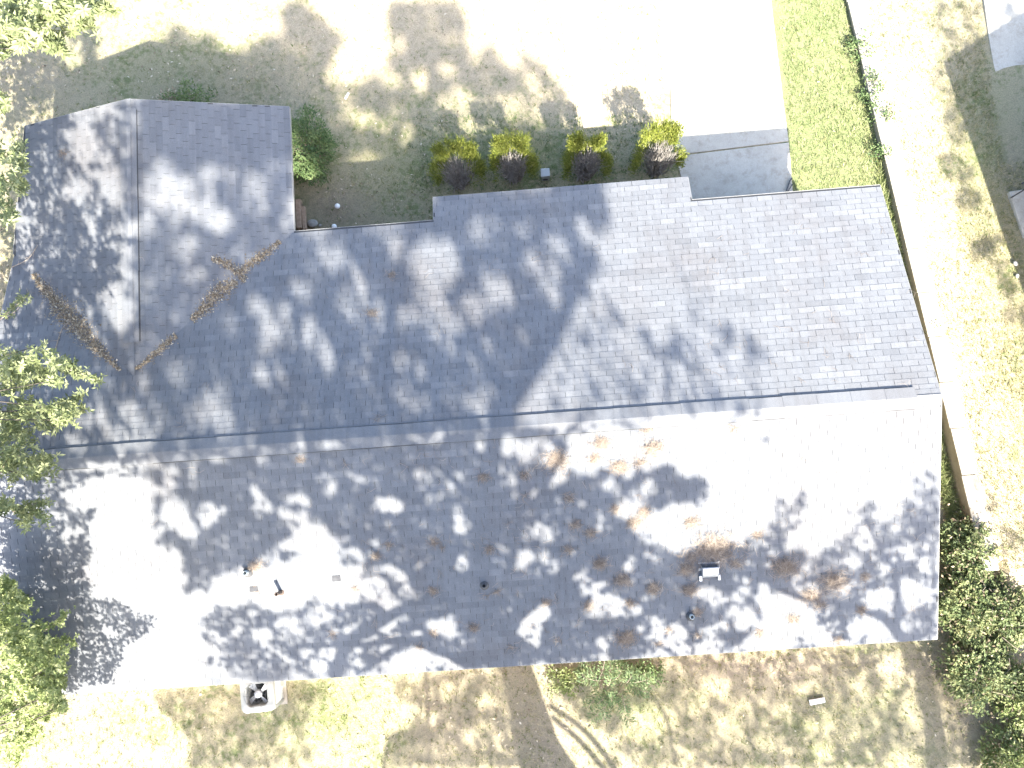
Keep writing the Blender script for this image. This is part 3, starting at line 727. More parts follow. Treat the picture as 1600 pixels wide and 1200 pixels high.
# ------------------------------------------------------------------ small things in the yard
p = at(852, 270, 0.3)
ub = tag(empty('utility_pedestal', (float(p[0]), float(p[1]), 0)), 'small grey utility pedestal standing between two clipped shrubs', 'utility box')
mb = MB(); mb.box((-.095, -.085, 0), (.095, .085, .24)); o = mb.build('housing', 'box', ub); bv = o.modifiers.new('b', 'BEVEL'); bv.width = .008
mb = MB(); mb.box((-.11, -.10, .245), (.11, .105, .33)); o = mb.build('lid', 'box', ub); bv = o.modifiers.new('b', 'BEVEL'); bv.width = .015; bv.segments = 2
mb = MB(); mb.box((-.055, -.094, .05), (.055, -.086, .13)); mb.build('vent_slot', 'ac_dark', ub)
def rock(name, u, v, r, mat, label, cat, squash=0.7, seed=0, z=None):
    p = at(u, v, r * 0.5); b = bmesh.new(); bmesh.ops.create_icosphere(b, subdivisions=3, radius=r)
    rr = np.random.default_rng(seed); k = rr.normal(size=(5, 3)) * 2.0 / r * 0.35; ph = rr.random(5) * 6
    amp = 0.10 if mat == 'stone' else 0.015
    for vv in b.verts:
        s = 1 + amp * sum(math.sin(float(np.dot(k[i], vv.co)) + ph[i]) for i in range(5)) * 0.6
        vv.co = Vector((vv.co.x * s * (1.15 if mat == 'stone' else 1), vv.co.y * s, vv.co.z * s * squash))
    me = bpy.data.meshes.new(name); b.to_mesh(me); b.free(); me.materials.append(MAT[mat])
    for q_ in me.polygons: q_.use_smooth = True
    o = bpy.data.objects.new(name, me); COL.objects.link(o); o.location = (float(p[0]), float(p[1]), r * squash * 0.85); o.rotation_euler = (0, 0, rr.random() * 6)
    return tag(o, label, cat)
def globe(u, v, label):
    p = at(u, v, .15); e = tag(empty('garden_light', (float(p[0]), float(p[1]), 0)), label, 'garden light')
    mb = MB(); mb.lathe([(.012, 0), (.012, .12)], (0, 0, 0), 8); mb.build('stake', 'dark_metal', e)
    mb = MB(); mb.lathe([(.03, .10), (.058, .12), (.066, .145), (.062, .165), (.045, .185), (.015, .195)], (0, 0, 0), 18); mb.build('globe', 'white', e, True)
globe(527, 322, 'white round garden light on the bare ground of the front bed')
globe(522, 354, 'white round garden light half under the front eave')
rock('garden_stone', 488, 349, 0.10, 'stone', 'rounded grey stone beside the timber near the wing corner', 'stone', 0.65, 3)
rock('garden_stone', 500, 352, 0.035, 'stone', 'small grey stone beside the larger one at the bed corner', 'stone', 0.7, 4)
# leaning timbers by the wing wall
for k, (u0, v0, u1, v1, wd, lab) in enumerate(((466, 312, 468, 357, .065, 'brown weathered timber post lying along the wing wall'), (473, 322, 476, 358, .045, 'paler timber board on edge beside the brown post'))):
    a = at(u0, v0, .14); b = at(u1, v1, .14); d = b - a; L = float(np.linalg.norm(d)); mb = MB(); mb.box((-wd, 0, -.13), (wd, L, .06 - .05 * k))
    o = mb.build('landscape_timber', 'timber'); o.location = (float(a[0]), float(a[1]), .14); o.rotation_euler = (0, 0, math.atan2(d[1], d[0]) - math.pi / 2); bv = o.modifiers.new('b', 'BEVEL'); bv.width = .012
    tag(o, lab, 'timber')
p = at(1277, 1096, .05); mb = MB()
mb.add([(-.17, -.05, 0), (.17, -.05, 0), (.17, .055, 0), (-.17, .055, 0), (-.17, -.05, .07), (.17, -.05, .045), (.17, .055, .045), (-.17, .055, .07), (-.15, -.035, .07), (.17, -.035, .045), (.17, .04, .045), (-.15, .04, .07)], [(0, 3, 2, 1), (0, 1, 5, 4), (2, 3, 7, 6), (3, 0, 4, 7), (1, 2, 6, 5), (4, 5, 9, 8), (6, 7, 11, 10), (7, 4, 8, 11), (8, 9, 10, 11)])
o = mb.build('splash_block', 'white'); o.location = tuple(map(float, p - (0, 0, .04))); o.rotation_euler = (0, 0, math.radians(6)); tag(o, 'white splash block lying on the back lawn', 'splash block')
p = at(542, 150, .02); mb = MB(); mb.box((-.02, -.085, -.02), (.02, .085, .02)); o = mb.build('wooden_stick', 'white'); o.location = tuple(map(float, p)); o.rotation_euler = (0, .1, math.radians(-32)); tag(o, 'short pale stick lying on the shaded front lawn', 'stick')
mb = MB(); mb.tube([(0, 0, .06), (.10, .22, .05), (.16, .30, .05)], .016, 8); mb.tube([(.03, -.02, .07), (.16, .16, .06)], .012, 8); o = mb.build('drain_spout', 'dark_metal'); p = at(1232, 298, .05); o.location = (float(p[0]) - .05, float(p[1]), 0); tag(o, 'dark bent drain spout at the garage corner of the driveway', 'spout')
# railing by the neighbour's steps
p = at(1588, 292, .45); rl = tag(empty('hand_rail', (float(p[0]), float(p[1]), .33)), 'thin dark hand rail at the edge of the neighbouring walk', 'railing')
for k in range(2):
    mb = MB(); mb.tube([(-.1, -.22 + .16 * k, .5), (.5, .12 + .16 * k, .55)], .018, 8); mb.build('rail', 'dark_metal', rl)
for k in range(2):
    mb = MB(); mb.tube([(-.1 + .5 * k, -.22 + .3 * k, 0), (-.1 + .5 * k, -.22 + .3 * k, .5)], .016, 8); mb.build('post', 'dark_metal', rl)
rock('garden_stone', 1573, 418, .055, 'stone', 'larger pale stone on the shade edge of the raised lawn', 'stone', .7, 8).location.z = .40
rock('garden_stone', 1575, 437, .045, 'stone', 'smaller pale stone below it on the raised lawn', 'stone', .7, 9).location.z = .40
# ------------------------------------------------------------------ clipped shrubs along the front of the house
def shrub(u, v, h, rx, label, seed, bare=1.0):
    r = np.random.default_rng(seed); b = at(u, v, 0.0)
    e = tag(empty('clipped_juniper', (float(b[0]), float(b[1]), 0)), label, 'shrub', 'clipped shrubs along the house front')
    st = MB(); tips = []
    n = 120
    for k in range(n):
        a = r.uniform(0, 2 * math.pi); rr = math.sqrt(r.random())
        tip = np.array([rx * 0.84 * rr * math.cos(a), 0.08 + rx * 0.62 * rr * math.sin(a), h * (0.93 - 0.28 * rr * rr) * r.uniform(.82, 1.0)])
        st_ = np.array([r.normal() * .07, r.normal() * .05 + .02, 0.0])
        mid = st_ * 0.5 + tip * 0.5 + np.array([tip[0] * .18, tip[1] * .15, -0.05]) + r.normal(size=3) * .025
        tw = tip + unit(tip - mid) * r.uniform(.02, .10)
        st.tube([st_, mid, tw], [.014, .009, .004], 5, False)
        for q in range(2):
            d_ = r.normal(size=3) * .12; d_[2] = abs(d_[2]) * .6
            st.tube([mid * .6 + tip * .4, mid * .4 + tip * .6 + d_ * .5, tip * .95 + d_], [.006, .004, .002], 4, False)
    st.build('stem', 'stem', e)
    P, D = [], []
    cl = []
    for k in range(420):
        a = r.uniform(0, 2 * math.pi); el = r.uniform(0.02, 1.0)
        y_ = math.sin(a)
        c = np.array([rx * math.cos(a) * math.sqrt(1 - (el * .8) ** 2) * 1.02, 0.10 + rx * .78 * y_ * math.sqrt(1 - (el * .8) ** 2), h * (.12 + .92 * el)])
        south = -y_
        if south > -0.22 and abs(math.cos(a)) < .90 and r.random() < bare: continue
        if el > .66 and y_ < .45 and r.random() < bare * .93: continue
        if math.sin(3.1 * a + seed) + .6 * math.sin(7 * a + el * 5 + seed * 2) < -.75: continue
        cl.append(c * (1 + .10 * math.sin(5 * a + seed)))
    for k in range(12):                                       # a few taller sprays
        a = r.uniform(.2, 2.9); base = np.array([rx * .7 * math.cos(a), .15 + rx * .5 * math.sin(a), h * .98])
        for j in range(7): cl.append(base + np.array([r.normal() * .03 + base[0] * .03 * j, r.normal() * .03 + j * .012, j * .035]))
    for c in cl:
        out = unit(c - np.array([0, 0, h * .25]))
        m = int(r.integers(12, 36))
        P.append(c + r.normal(size=(m, 3)) * .05); D.append(unit(out + np.array([0, .1, .35]) + r.normal(size=(m, 3)) * .55))
    P = np.concatenate(P); D = np.concatenate(D)
    leaf_mesh('foliage', P, D, r.uniform(.05, .11, len(P)), r.uniform(.012, .026, len(P)), 'juniper', e, np.clip(.5 + r.normal(size=len(P)) * .25, 0, 1))
shrub(720, 291, 1.34, .54, 'wide clipped yellow-green shrub standing nearest the front corner bed, bare stems facing the house', 31, .95)
shrub(804, 283, 1.48, .45, 'clipped yellow-green shrub with one tall tuft beside the grey utility pedestal', 32)
shrub(914, 279, 1.36, .46, 'sparse clipped yellow-green shrub between the utility pedestal and the driveway shrub', 33, 1.15)
shrub(1022, 272, 1.56, .50, 'clipped yellow-green shrub standing at the edge of the driveway', 34)

# ------------------------------------------------------------------ leafy bushes
def bush(u, v, rx, ry, h, label, n, mat, seed, cat='bush', L=(.05, .09), name='leafy_bush', z0=0.0, group=None, light=.5):
    r = np.random.default_rng(seed); b = at(u, v, z0)
    e = tag(empty(name, (float(b[0]), float(b[1]), z0)), label, cat, group)
    P, D, T = [], [], []
    sm = MB(); k = 0; nc = max(12, n // 22)
    while k < nc:
        d = unit(r.normal(size=3)); d[2] = abs(d[2]); s = r.random() ** .33
        c = np.array([d[0] * rx * s, d[1] * ry * s, h * (.15 + .85 * d[2] * s)]) * (1 + .18 * math.sin(5 * d[0] + seed) * math.cos(4 * d[1]))
        k += 1
        if k % 3 == 0: sm.tube([(r.normal() * .05, r.normal() * .05, 0), c * .5 + r.normal(size=3) * .04, c], [.014, .009, .004], 5, False)
        m = 22
        P.append(c + r.normal(size=(m, 3)) * np.array([.07, .07, .05])); D.append(unit(d * np.array([1, 1, .35]) + r.normal(size=(m, 3)) * .8))
        T.append(np.clip(light + .22 * r.normal() + .15 * r.normal(size=m), 0, 1))
    sm.build('stem', 'twig', e)
    P = np.concatenate(P); D = np.concatenate(D)
    P[:, 2] = np.maximum(P[:, 2], .02)
    leaf_mesh('foliage', P, D, r.uniform(L[0], L[1], len(P)), r.uniform(L[0], L[1], len(P)) * .5, mat, e, np.concatenate(T), .15, unit(np.array([.1, -.25, .9]) + r.normal(size=(len(P), 3)) * .45))
    return e
bush(487, 244, .62, .86, 1.3, 'tall grey-green bush growing against the wing wall, shaded', 5200, 'bush', 41)
bush(306, 166, .55, .35, .8, 'small pale bush half under the gable end of the wing', 1100, 'bush', 42, light=.75)
bush(268, 170, .40, .3, .6, 'low reddish brown bush under the gable end beside the pale bush', 500, 'litter', 43)
# fern-like bush at the back eave
def frond_bush(u, v, label, seed, n=26):
    r = np.random.default_rng(seed); b = at(u, v, 0); e = tag(empty('nandina_bush', (float(b[0]), float(b[1]), 0)), label, 'bush')
    sm = MB(); P, D = [], []
    for k in range(n):
        a = r.uniform(0, 2 * math.pi); l = r.uniform(.35, .85); h = r.uniform(.35, .85)
        base = np.array([r.normal() * .25, r.normal() * .15, 0]); d = np.array([math.cos(a), math.sin(a), 0])
        pts = [base, base + d * l * .3 + (0, 0, h * .75), base + d * l * .7 + (0, 0, h), base + d * l + (0, 0, h * .85)]
        pts, rad = smooth_path(pts, [.009, .006, .004, .002], 6); sm.tube(pts, rad, 4, False)
        for q in range(6, len(pts)):
            s = np.cross(unit(pts[q] - pts[q - 1]), np.array([0, 0, 1.0])); s = unit(s)
            for sg in (-1, 1):
                for m in range(3):
                    P.append(pts[q] + r.normal(size=3) * .012 + s * sg * .04 * m); D.append(s * sg + unit(pts[q] - pts[q - 1]) * .6 + np.array([0, 0, .15]) + r.normal(size=3) * .25)
    sm.build('stem', 'twig', e)
    leaf_mesh('frond', np.array(P), np.array(D), r.uniform(.06, .10, len(P)), .028, 'frond', e, np.clip(.5 + .25 * r.normal(size=len(P)), 0, 1))
frond_bush(955, 1062, 'fern-like green bush growing out from under the back eave', 51, 27)
bush(1006, 1050, .40, .30, .30, 'low dull green bush beside the fern-like bush at the back eave', 520, 'bush', 52)
bush(885, 1062, .4, .28, .3, 'low yellow-green bush at the back eave right of the trunk shade', 700, 'bright', 53)
# overgrown mass at the end of the retaining wall
spots = [(1502, 855, .55, .75, .75, 'green vine thicket between the house corner and the end of the retaining wall', 'vine', 4600),
         (1490, 940, .55, .80, .85, 'dense green thicket along the lower right side of the house', 'vine', 5200),
         (1560, 950, .75, .70, 1.0, 'brownish thicket with bare twigs beyond the end of the wall', 'vine', 4200),
         (1520, 1040, .80, .80, .95, 'olive thicket with yellowing leaves below the house corner', 'vine', 5200),
         (1592, 1080, .70, .80, 1.1, 'bright green thicket at the edge of the back lawn, upper of two', 'bright', 4200),
         (1580, 1170, .80, .60, 1.0, 'bright green thicket at the edge of the back lawn, lower of two', 'bright', 4200)]
for k, (u, v, rx, ry, h, lab, mt, n) in enumerate(spots):
    e = bush(u, v, rx, ry, h, lab, n, mt, 60 + k, 'thicket', (.06, .12), 'overgrown_thicket', light=.5)
    r = np.random.default_rng(160 + k); P = np.stack([r.normal(size=260) * rx * .6, r.normal(size=260) * ry * .6, r.uniform(.2, h * 1.05, 260)], -1)
    quad_leaves('dead_leaf', P, r.uniform(.05, .09, 260), r.uniform(.03, .05, 260), 'litter', e, None, r.uniform(.05, .6, 260))['kind'] = 'stuff'
    tw = MB()
    for q in range(8 if k != 2 else 36):
        a = np.array([r.normal() * rx * .5, r.normal() * ry * .5, h * r.uniform(.5, .95)]); d = np.clip(r.normal(size=3), -1.3, 1.3) * np.array([.26, .26, .08]); tw.tube([a, a + d * .5 + r.normal(size=3) * .03, a + d], [.006, .0045, .0025], 4, False)
    kind(tw.build('bare_twig', 'twig', e), 'stuff')
# creepers on the wall
for k, (u, v, sx, sy, n, lab) in enumerate(((1342, 78, .15, .28, 420, 'topmost creeper hanging over the retaining wall'), (1356, 140, .12, .30, 420, 'second creeper down the retaining wall, pale green tips'),
                                            (1369, 182, .16, .14, 300, 'dark small creeper at the pale joint of the wall'), (1372, 243, .12, .15, 170, 'small creeper in the grass at the wall foot'),
                                            (1449, 512, .10, .12, 170, 'small green creeper halfway along the house beside the wall'))):
    bush(u, v, sx * 1.6, sy * 1.6, .42, lab, n, 'bush', 80 + k, 'creeper', (.05, .085), 'wall_creeper', group='creepers on the retaining wall')

# ------------------------------------------------------------------ the trees at the left edge, partly in the picture
def whorls(C, up, r, size=.10, n_leaf=7, spread=1.0):
    P, D, U, T, L = [], [], [], [], []
    for c, u_ in zip(C, up):
        k = n_leaf + int(r.integers(-2, 3)); a0 = r.uniform(0, 6.28)
        x = unit(np.cross(u_, np.array([.3, .9, .2]))); y = np.cross(u_, x); tn = np.clip(.55 + .2 * r.normal(), 0, 1)
        for j in range(k):
            a = a0 + 6.28 * j / k + r.normal() * .25; t = r.uniform(.15, .65)
            P.append(c + r.normal(size=3) * .008); D.append((x * math.cos(a) + y * math.sin(a)) * spread + u_ * t)
            U.append(u_ + r.normal(size=3) * .25); T.append(np.clip(tn + .1 * r.normal(), 0, 1)); L.append(size * r.uniform(.7, 1.2))
    return np.array(P), np.array(D), np.array(U), np.array(T), np.array(L)
def edge_tree(name, label, trunk, zt, blobs, fronds, seed, mat, size, zrange, wid=.34):
    """trunk stands outside the picture; its outer boughs reach over the roof"""
    r = np.random.default_rng(seed); tx, ty = trunk
    e = tag(empty(name, (tx, ty, 0)), label, 'tree', 'leafy trees beside the end of the house'); o = np.array([tx, ty, 0.0])
    mb = MB(); pts, rad = smooth_path([(0, 0, -.1), (.1, .05, zt * .4), (.25, .1, zt * .75), (.3, .15, zt)], [.24, .19, .13, .05]); mb.tube(pts, rad, 12); mb.build('trunk', 'bark', e, True)
    P, D, U, T, L = [], [], [], [], []
    for (u, v, ru, rv, n, z0, z1) in blobs:
        C = []
        zc = (z0 + z1) / 2; q = at(u, v, zc)
        clumps = [(r.normal() * .55, r.normal() * .55, r.uniform(z0, z1)) for _ in range(max(4, n // 14))]
        while len(C) < n:
            cx, cy, cz = clumps[int(r.integers(len(clumps)))]
            a, b = cx + r.normal() * .2, cy + r.normal() * .2
            if a * a + b * b > 1.25: continue
            C.append(at(u + a * ru, v + b * rv, cz + r.normal() * .22))
        C = np.array(C)
        for k in range(0, len(clumps)):
            cx, cy, cz = clumps[k]; end = at(u + cx * ru, v + cy * rv, cz - .1)
            start = o + np.array([.25, .1, zt * r.uniform(.45, .8)]); mid = (start + end) / 2 + (0, 0, r.uniform(-.1, .5)) + r.normal(size=3) * .2
            bb = MB(); pts, rad = smooth_path([start - o, mid - o, end - o], [.04, .022, .006], 5); bb.tube(pts, rad, 6, False)
            if k < 3: bb.build('bough', 'dark_bark', e, True)
        upv = unit(np.array([.1, -.15, .8]) + r.normal(size=(n, 3)) * .45)
        a = whorls(C, upv, r, size)
        for lst, x in zip((P, D, U, T, L), a): lst.append(x)
    tw = MB()
    for (pts, z) in fronds:                                         # single sprays that reach out
        W = [at(u, v, z + .12 * k) for k, (u, v) in enumerate(pts)]
        path, rad = smooth_path(W, np.linspace(.012, .003, len(W)), 8); tw.tube([p - o for p in path], rad, 5, False); tw.build('spray', 'twig', e); tw = MB()
        C = np.array(path[2:]); a = whorls(C, unit(np.array([0, -.1, .8]) + r.normal(size=(len(C), 3)) * .4), r, size * .95, 6)
        for lst, x in zip((P, D, U, T, L), a): lst.append(x)
        C = np.array(path[4:]) + r.normal(size=(len(path) - 4, 3)) * .07; a = whorls(C, unit(np.array([0, -.1, .8]) + r.normal(size=(len(C), 3)) * .5), r, size * .8, 5)
        for lst, x in zip((P, D, U, T, L), a): lst.append(x)
    
    P, D, U, T, L = map(np.concatenate, (P, D, U, T, L))
    leaf_mesh('foliage', P - o, D, L, L * wid, mat, e, T, .12, U)
    return e
TREE_TOP = edge_tree('oak_tree', 'light-leaved oak reaching into the top left corner', (-10.5, 7.8), 7.5,
    [(30, 25, 55, 40, 210, 4.6, 6.2), (100, 22, 48, 26, 150, 4.8, 6.0), (25, 65, 36, 24, 90, 4.4, 5.4), (75, 62, 26, 16, 46, 4.8, 5.6), (150, 8, 16, 10, 20, 5.0, 5.6), (8, 170, 16, 30, 26, 4.2, 5.2)],
    [(((60, 60), (85, 72), (102, 84)), 5.2), (((118, 25), (134, 36), (142, 44)), 5.2), (((140, 8), (160, 12), (176, 20)), 5.3)], 71, 'oak', .155, (5, 6))
TREE_MID = edge_tree('oak_tree', 'light-leaved oak with two boughs hanging over the left end of the roof', (-10.0, 1.0), 8.0,
    [(18, 240, 30, 34, 90, 5.6, 7.0), (16, 310, 28, 40, 95, 5.6, 7.0), (35, 575, 55, 42, 190, 5.6, 7.2), (95, 580, 30, 26, 70, 6.2, 7.2), (45, 655, 62, 40, 190, 5.4, 7.0), (45, 725, 45, 36, 110, 5.2, 6.4), (10, 690, 22, 90, 110, 5.2, 6.6), (95, 640, 32, 22, 44, 6.0, 7.0), (30, 800, 36, 24, 60, 5.6, 6.6)],
    [(((110, 578), (130, 585), (156, 596)), 6.8), (((90, 640), (112, 628), (134, 612)), 6.6), (((85, 655), (110, 645), (134, 640)), 6.4), (((70, 640), (88, 640), (98, 648)), 6.9),
     (((0, 500), (22, 480), (44, 462)), 4.4), (((20, 800), (45, 790), (75, 782)), 6.0), (((40, 790), (60, 800), (72, 812)), 6.2), (((0, 740), (12, 715), (28, 700)), 6.8)], 72, 'oak', .105, (5, 7))
TREE_LOW = edge_tree('elm_tree', 'small bright green tree at the lower left corner of the house', (-9.0, -5.4), 5.5,
    [(20, 985, 40, 55, 480, 3.2, 4.8), (55, 1030, 46, 52, 560, 3.0, 4.6), (30, 1095, 56, 42, 480, 2.8, 4.2), (12, 940, 24, 36, 150, 3.6, 4.8), (82, 1065, 26, 28, 160, 3.2, 4.2), (20, 1150, 50, 40, 300, 2.6, 3.8), (75, 1100, 24, 22, 120, 2.9, 3.9)],
    [(((80, 1010), (100, 1000), (118, 1004)), 4.0), (((70, 985), (92, 970), (104, 958)), 4.4)], 73, 'bright', .085, (3, 5), .45)

# ------------------------------------------------------------------ the tall trees beyond the lower edge of the picture
# Where the leaf masses hang was surveyed from the patches of shade they throw on the roof and the yard.
SX, SY = np.meshgrid(np.arange(2, 1600, 4.0), np.arange(2, 1200, 4.0))
DEN = np.zeros(SX.shape)
WX = sum(a_ * np.sin(SX / l1 + SY / l2 + p_) for a_, l1, l2, p_ in ((4.5, 23, 17, .3), (3.5, -13, 11, 1.9), (2.4, 7.5, 9, 4.0)))
WY = sum(a_ * np.sin(SX / l1 + SY / l2 + p_) for a_, l1, l2, p_ in ((4.5, 19, -21, 2.2), (3.5, 12, 14, .7), (2.4, -8, 7, 3.1)))
SX0, SY0 = SX, SY; SX, SY = SX + WX, SY + WY
def soft(a, k):
    for _ in range(k):
        p = np.pad(a, 1, mode='edge'); a = (p[:-2, 1:-1] + p[2:, 1:-1] + p[1:-1, :-2] + p[1:-1, 2:] + 2 * p[1:-1, 1:-1]) / 6
    return a
def poly_mass(pts, val, k=3):
    global DEN
    m = soft(in_poly(SX, SY, pts).astype(float), k); DEN = np.maximum(DEN, m * val)
def front_k(cx, cy):
    if 150 < cy < 655 and 205 < cx < 460: return .66
    if 150 < cy < 655 and 220 < cx < 960: return .76
    if cy > 935: return 1.1
    return .90
def gap(cx, cy, rx, ry, val, sc=1.0):
    global DEN
    val = val * front_k(cx, cy) if val < .9 or rx < 13 else val * min(1, front_k(cx, cy) + .13)
    d = np.sqrt(((SX - cx) / (rx * sc)) ** 2 + ((SY - cy) / (ry * sc)) ** 2); w_ = np.clip((1.22 - d) / .5, 0, 1); w_ = w_ * w_ * (3 - 2 * w_)
    DEN = DEN * (1 - w_ * min(.985, val * .98))
def tuft(cx, cy, rx, ry, val):
    global DEN
    d = np.sqrt(((SX - cx) / rx) ** 2 + ((SY - cy) / ry) ** 2); w_ = np.clip((1.25 - d) / .5, 0, 1); w_ = w_ * w_ * (3 - 2 * w_)
    DEN = np.maximum(DEN, w_ * val)
def capdist(x1, y1, x2, y2):
    dx, dy = x2 - x1, y2 - y1; t = np.clip(((SX - x1) * dx + (SY - y1) * dy) / (dx * dx + dy * dy), 0, 1)
    return np.hypot(SX - x1 - t * dx, SY - y1 - t * dy)
def gap_line(x1, y1, x2, y2, hw, val):
    global DEN
    val = val * (front_k(x1, y1) if val < .9 else min(1, front_k(x1, y1) + .13))
    w_ = np.clip((hw * 1.25 - capdist(x1, y1, x2, y2)) / (hw * .6), 0, 1); DEN = DEN * (1 - w_ * min(.985, val * .98))
def tuft_line(x1, y1, x2, y2, hw, val):
    global DEN
    w_ = np.clip((hw * 1.25 - capdist(x1, y1, x2, y2)) / (hw * .6), 0, 1); DEN = np.maximum(DEN, w_ * val)

# front slope and wing
poly_mass([(30, 190), (199, 151), (453, 165), (459, 361), (677, 345), (677, 310), (835, 297), (945, 288), (955, 335), (928, 370), (937, 420), (920, 455), (886, 482), (862, 540), (835, 590), (800, 640), (800, 668), (0, 740), (0, 400)], .985, 2)
for g in ((265, 303, 38, 30, .95), (292, 322, 36, 18, .75), (332, 342, 24, 20, .9), (325, 268, 18, 16, .6), (222, 355, 26, 22, .85), (282, 385, 24, 16, .7), (308, 425, 14, 18, .5), (403, 276, 18, 14, .6),
          (262, 262, 16, 14, .5), (330, 302, 14, 14, .7), (225, 180, 12, 15, .65), (280, 160, 40, 7, .5), (155, 172, 38, 9, .9), (140, 188, 18, 9, .8), (395, 310, 20, 30, .25)): gap(*g)
for g in ((120, 205, 178, 300, 19, .95), (160, 260, 180, 320, 12, .9), (110, 295, 150, 345, 13, .8), (140, 330, 182, 380, 18, .9), (150, 380, 172, 440, 20, .95), (165, 430, 190, 500, 17, .95), (30, 340, 52, 418, 6, .7), (80, 365, 108, 412, 7, .6), (196, 370, 200, 430, 8, .6), (75, 315, 95, 345, 6, .45)): gap_line(*g)
for g in ((160, 258, 14, 10, .8), (150, 318, 18, 12, .8), (170, 385, 12, 9, .85), (140, 385, 12, 14, .8), (178, 345, 8, 12, .6)): tuft(*g)
for g in ((497, 365, 519, 412, 9, .95), (530, 385, 548, 425, 13, .95), (548, 430, 590, 505, 15, .98), (540, 475, 582, 535, 13, .65), (675, 445, 702, 515, 15, .95), (415, 480, 422, 540, 9, .9), (483, 505, 512, 572, 12, .98), (404, 478, 418, 530, 13, .9),
          (436, 480, 440, 530, 9, .6), (455, 515, 458, 540, 10, .5), (668, 475, 672, 535, 10, .5), (866, 425, 878, 488, 10, .75), (852, 400, 878, 470, 9, .6), (824, 405, 850, 450, 9, .6), (865, 368, 882, 400, 9, .75), (570, 580, 572, 650, 7, .35),
          (740, 330, 790, 316, 9, .65), (720, 328, 750, 348, 8, .5), (540, 350, 640, 350, 8, .5), (300, 640, 340, 670, 12, .4), (160, 640, 190, 690, 13, .75), (205, 640, 225, 690, 14, .85), (240, 640, 240, 690, 8, .6), (265, 650, 285, 685, 10, .55), (330, 620, 350, 680, 11, .75), (350, 610, 345, 660, 16, .6), (395, 650, 402, 690, 8, .4)): gap_line(*g)
for g in ((620, 390, 14, 26, .95), (592, 362, 26, 9, .6), (677, 415, 38, 42, 1), (692, 372, 18, 26, .95), (744, 358, 18, 22, .8), (770, 345, 10, 18, .5), (630, 497, 18, 22, .65), (648, 480, 14, 26, .6), (780, 448, 24, 24, .95), (745, 472, 32, 15, .75), (735, 485, 20, 14, .6), (800, 468, 14, 20, .75),
          (470, 450, 16, 12, .55), (490, 425, 8, 10, .5), (410, 588, 11, 22, .75), (437, 582, 9, 20, .55), (475, 572, 8, 18, .45), (625, 565, 13, 16, .65), (652, 585, 9, 20, .65), (625, 612, 11, 14, .55), (655, 632, 16, 14, .75), (765, 540, 10, 14, .55), (748, 582, 12, 16, .55), (745, 620, 30, 18, .6), (763, 642, 20, 14, .7), (810, 640, 22, 14, .8),
          (837, 407, 12, 14, .6), (825, 355, 20, 22, .85), (912, 365, 12, 22, .8), (872, 470, 11, 20, .85), (815, 520, 10, 22, .45), (800, 560, 8, 16, .35), (850, 316, 10, 12, .5), (805, 306, 60, 8, .7), (885, 320, 10, 18, .6), (925, 320, 8, 14, .6), (280, 588, 16, 14, .6), (232, 590, 10, 18, .75), (255, 640, 12, 22, .75), (345, 595, 14, 12, .4), (365, 500, 10, 22, .35), (120, 680, 14, 20, .6), (135, 655, 18, 12, .5), (700, 600, 12, 20, .4), (705, 545, 14, 12, .5)): gap(*g)
# loose sprays right of the big bough
tuft_line(938, 450, 966, 492, 7, .6)
tuft_line(560 + 405, 500, 1018, 540, 8, .6); tuft_line(885, 500, 940, 570, 6, .55); tuft_line(918, 592, 942, 634, 8, .8); tuft_line(982, 572, 992, 590, 6, .6); tuft_line(988, 610, 1002, 634, 7, .75)
tuft_line(1112, 500, 1138, 535, 9, .85); tuft_line(1075, 450, 1090, 500, 9, .45); tuft_line(1108, 452, 1112, 470, 5, .55); tuft_line(1168, 530, 1190, 560, 8, .8); tuft_line(1130, 570, 1160, 630, 9, .45); tuft_line(1150, 560, 1175, 625, 6, .45)
for g in ((1005, 525, 18, 14, .75), (925, 532, 22, 14, .5), (950, 566, 20, 10, .6), (1048, 546, 24, 20, .85), (1075, 570, 18, 11, .65), (1100, 550, 22, 12, .7), (1112, 542, 14, 14, .8), (1095, 480, 10, 14, .55), (1120, 610, 26, 18, .4), (1140, 624, 30, 9, .6), (1020, 560, 14, 26, .4), (960, 620, 22, 14, .3), (890, 620, 30, 14, .5), (870, 600, 16, 20, .4)): tuft(*g)
# thin shade of outer twigs beyond the big bough
poly_mass([(892, 500), (945, 470), (1010, 545), (1060, 520), (1185, 560), (1190, 640), (832, 640)], .34, 8)
for q_ in ((900, 520, 960, 600), (930, 520, 1000, 610), (880, 560, 930, 640), (1040, 570, 1080, 640), (1090, 570, 1140, 640), (960, 560, 1010, 640)): tuft_line(*q_, 7, .5)
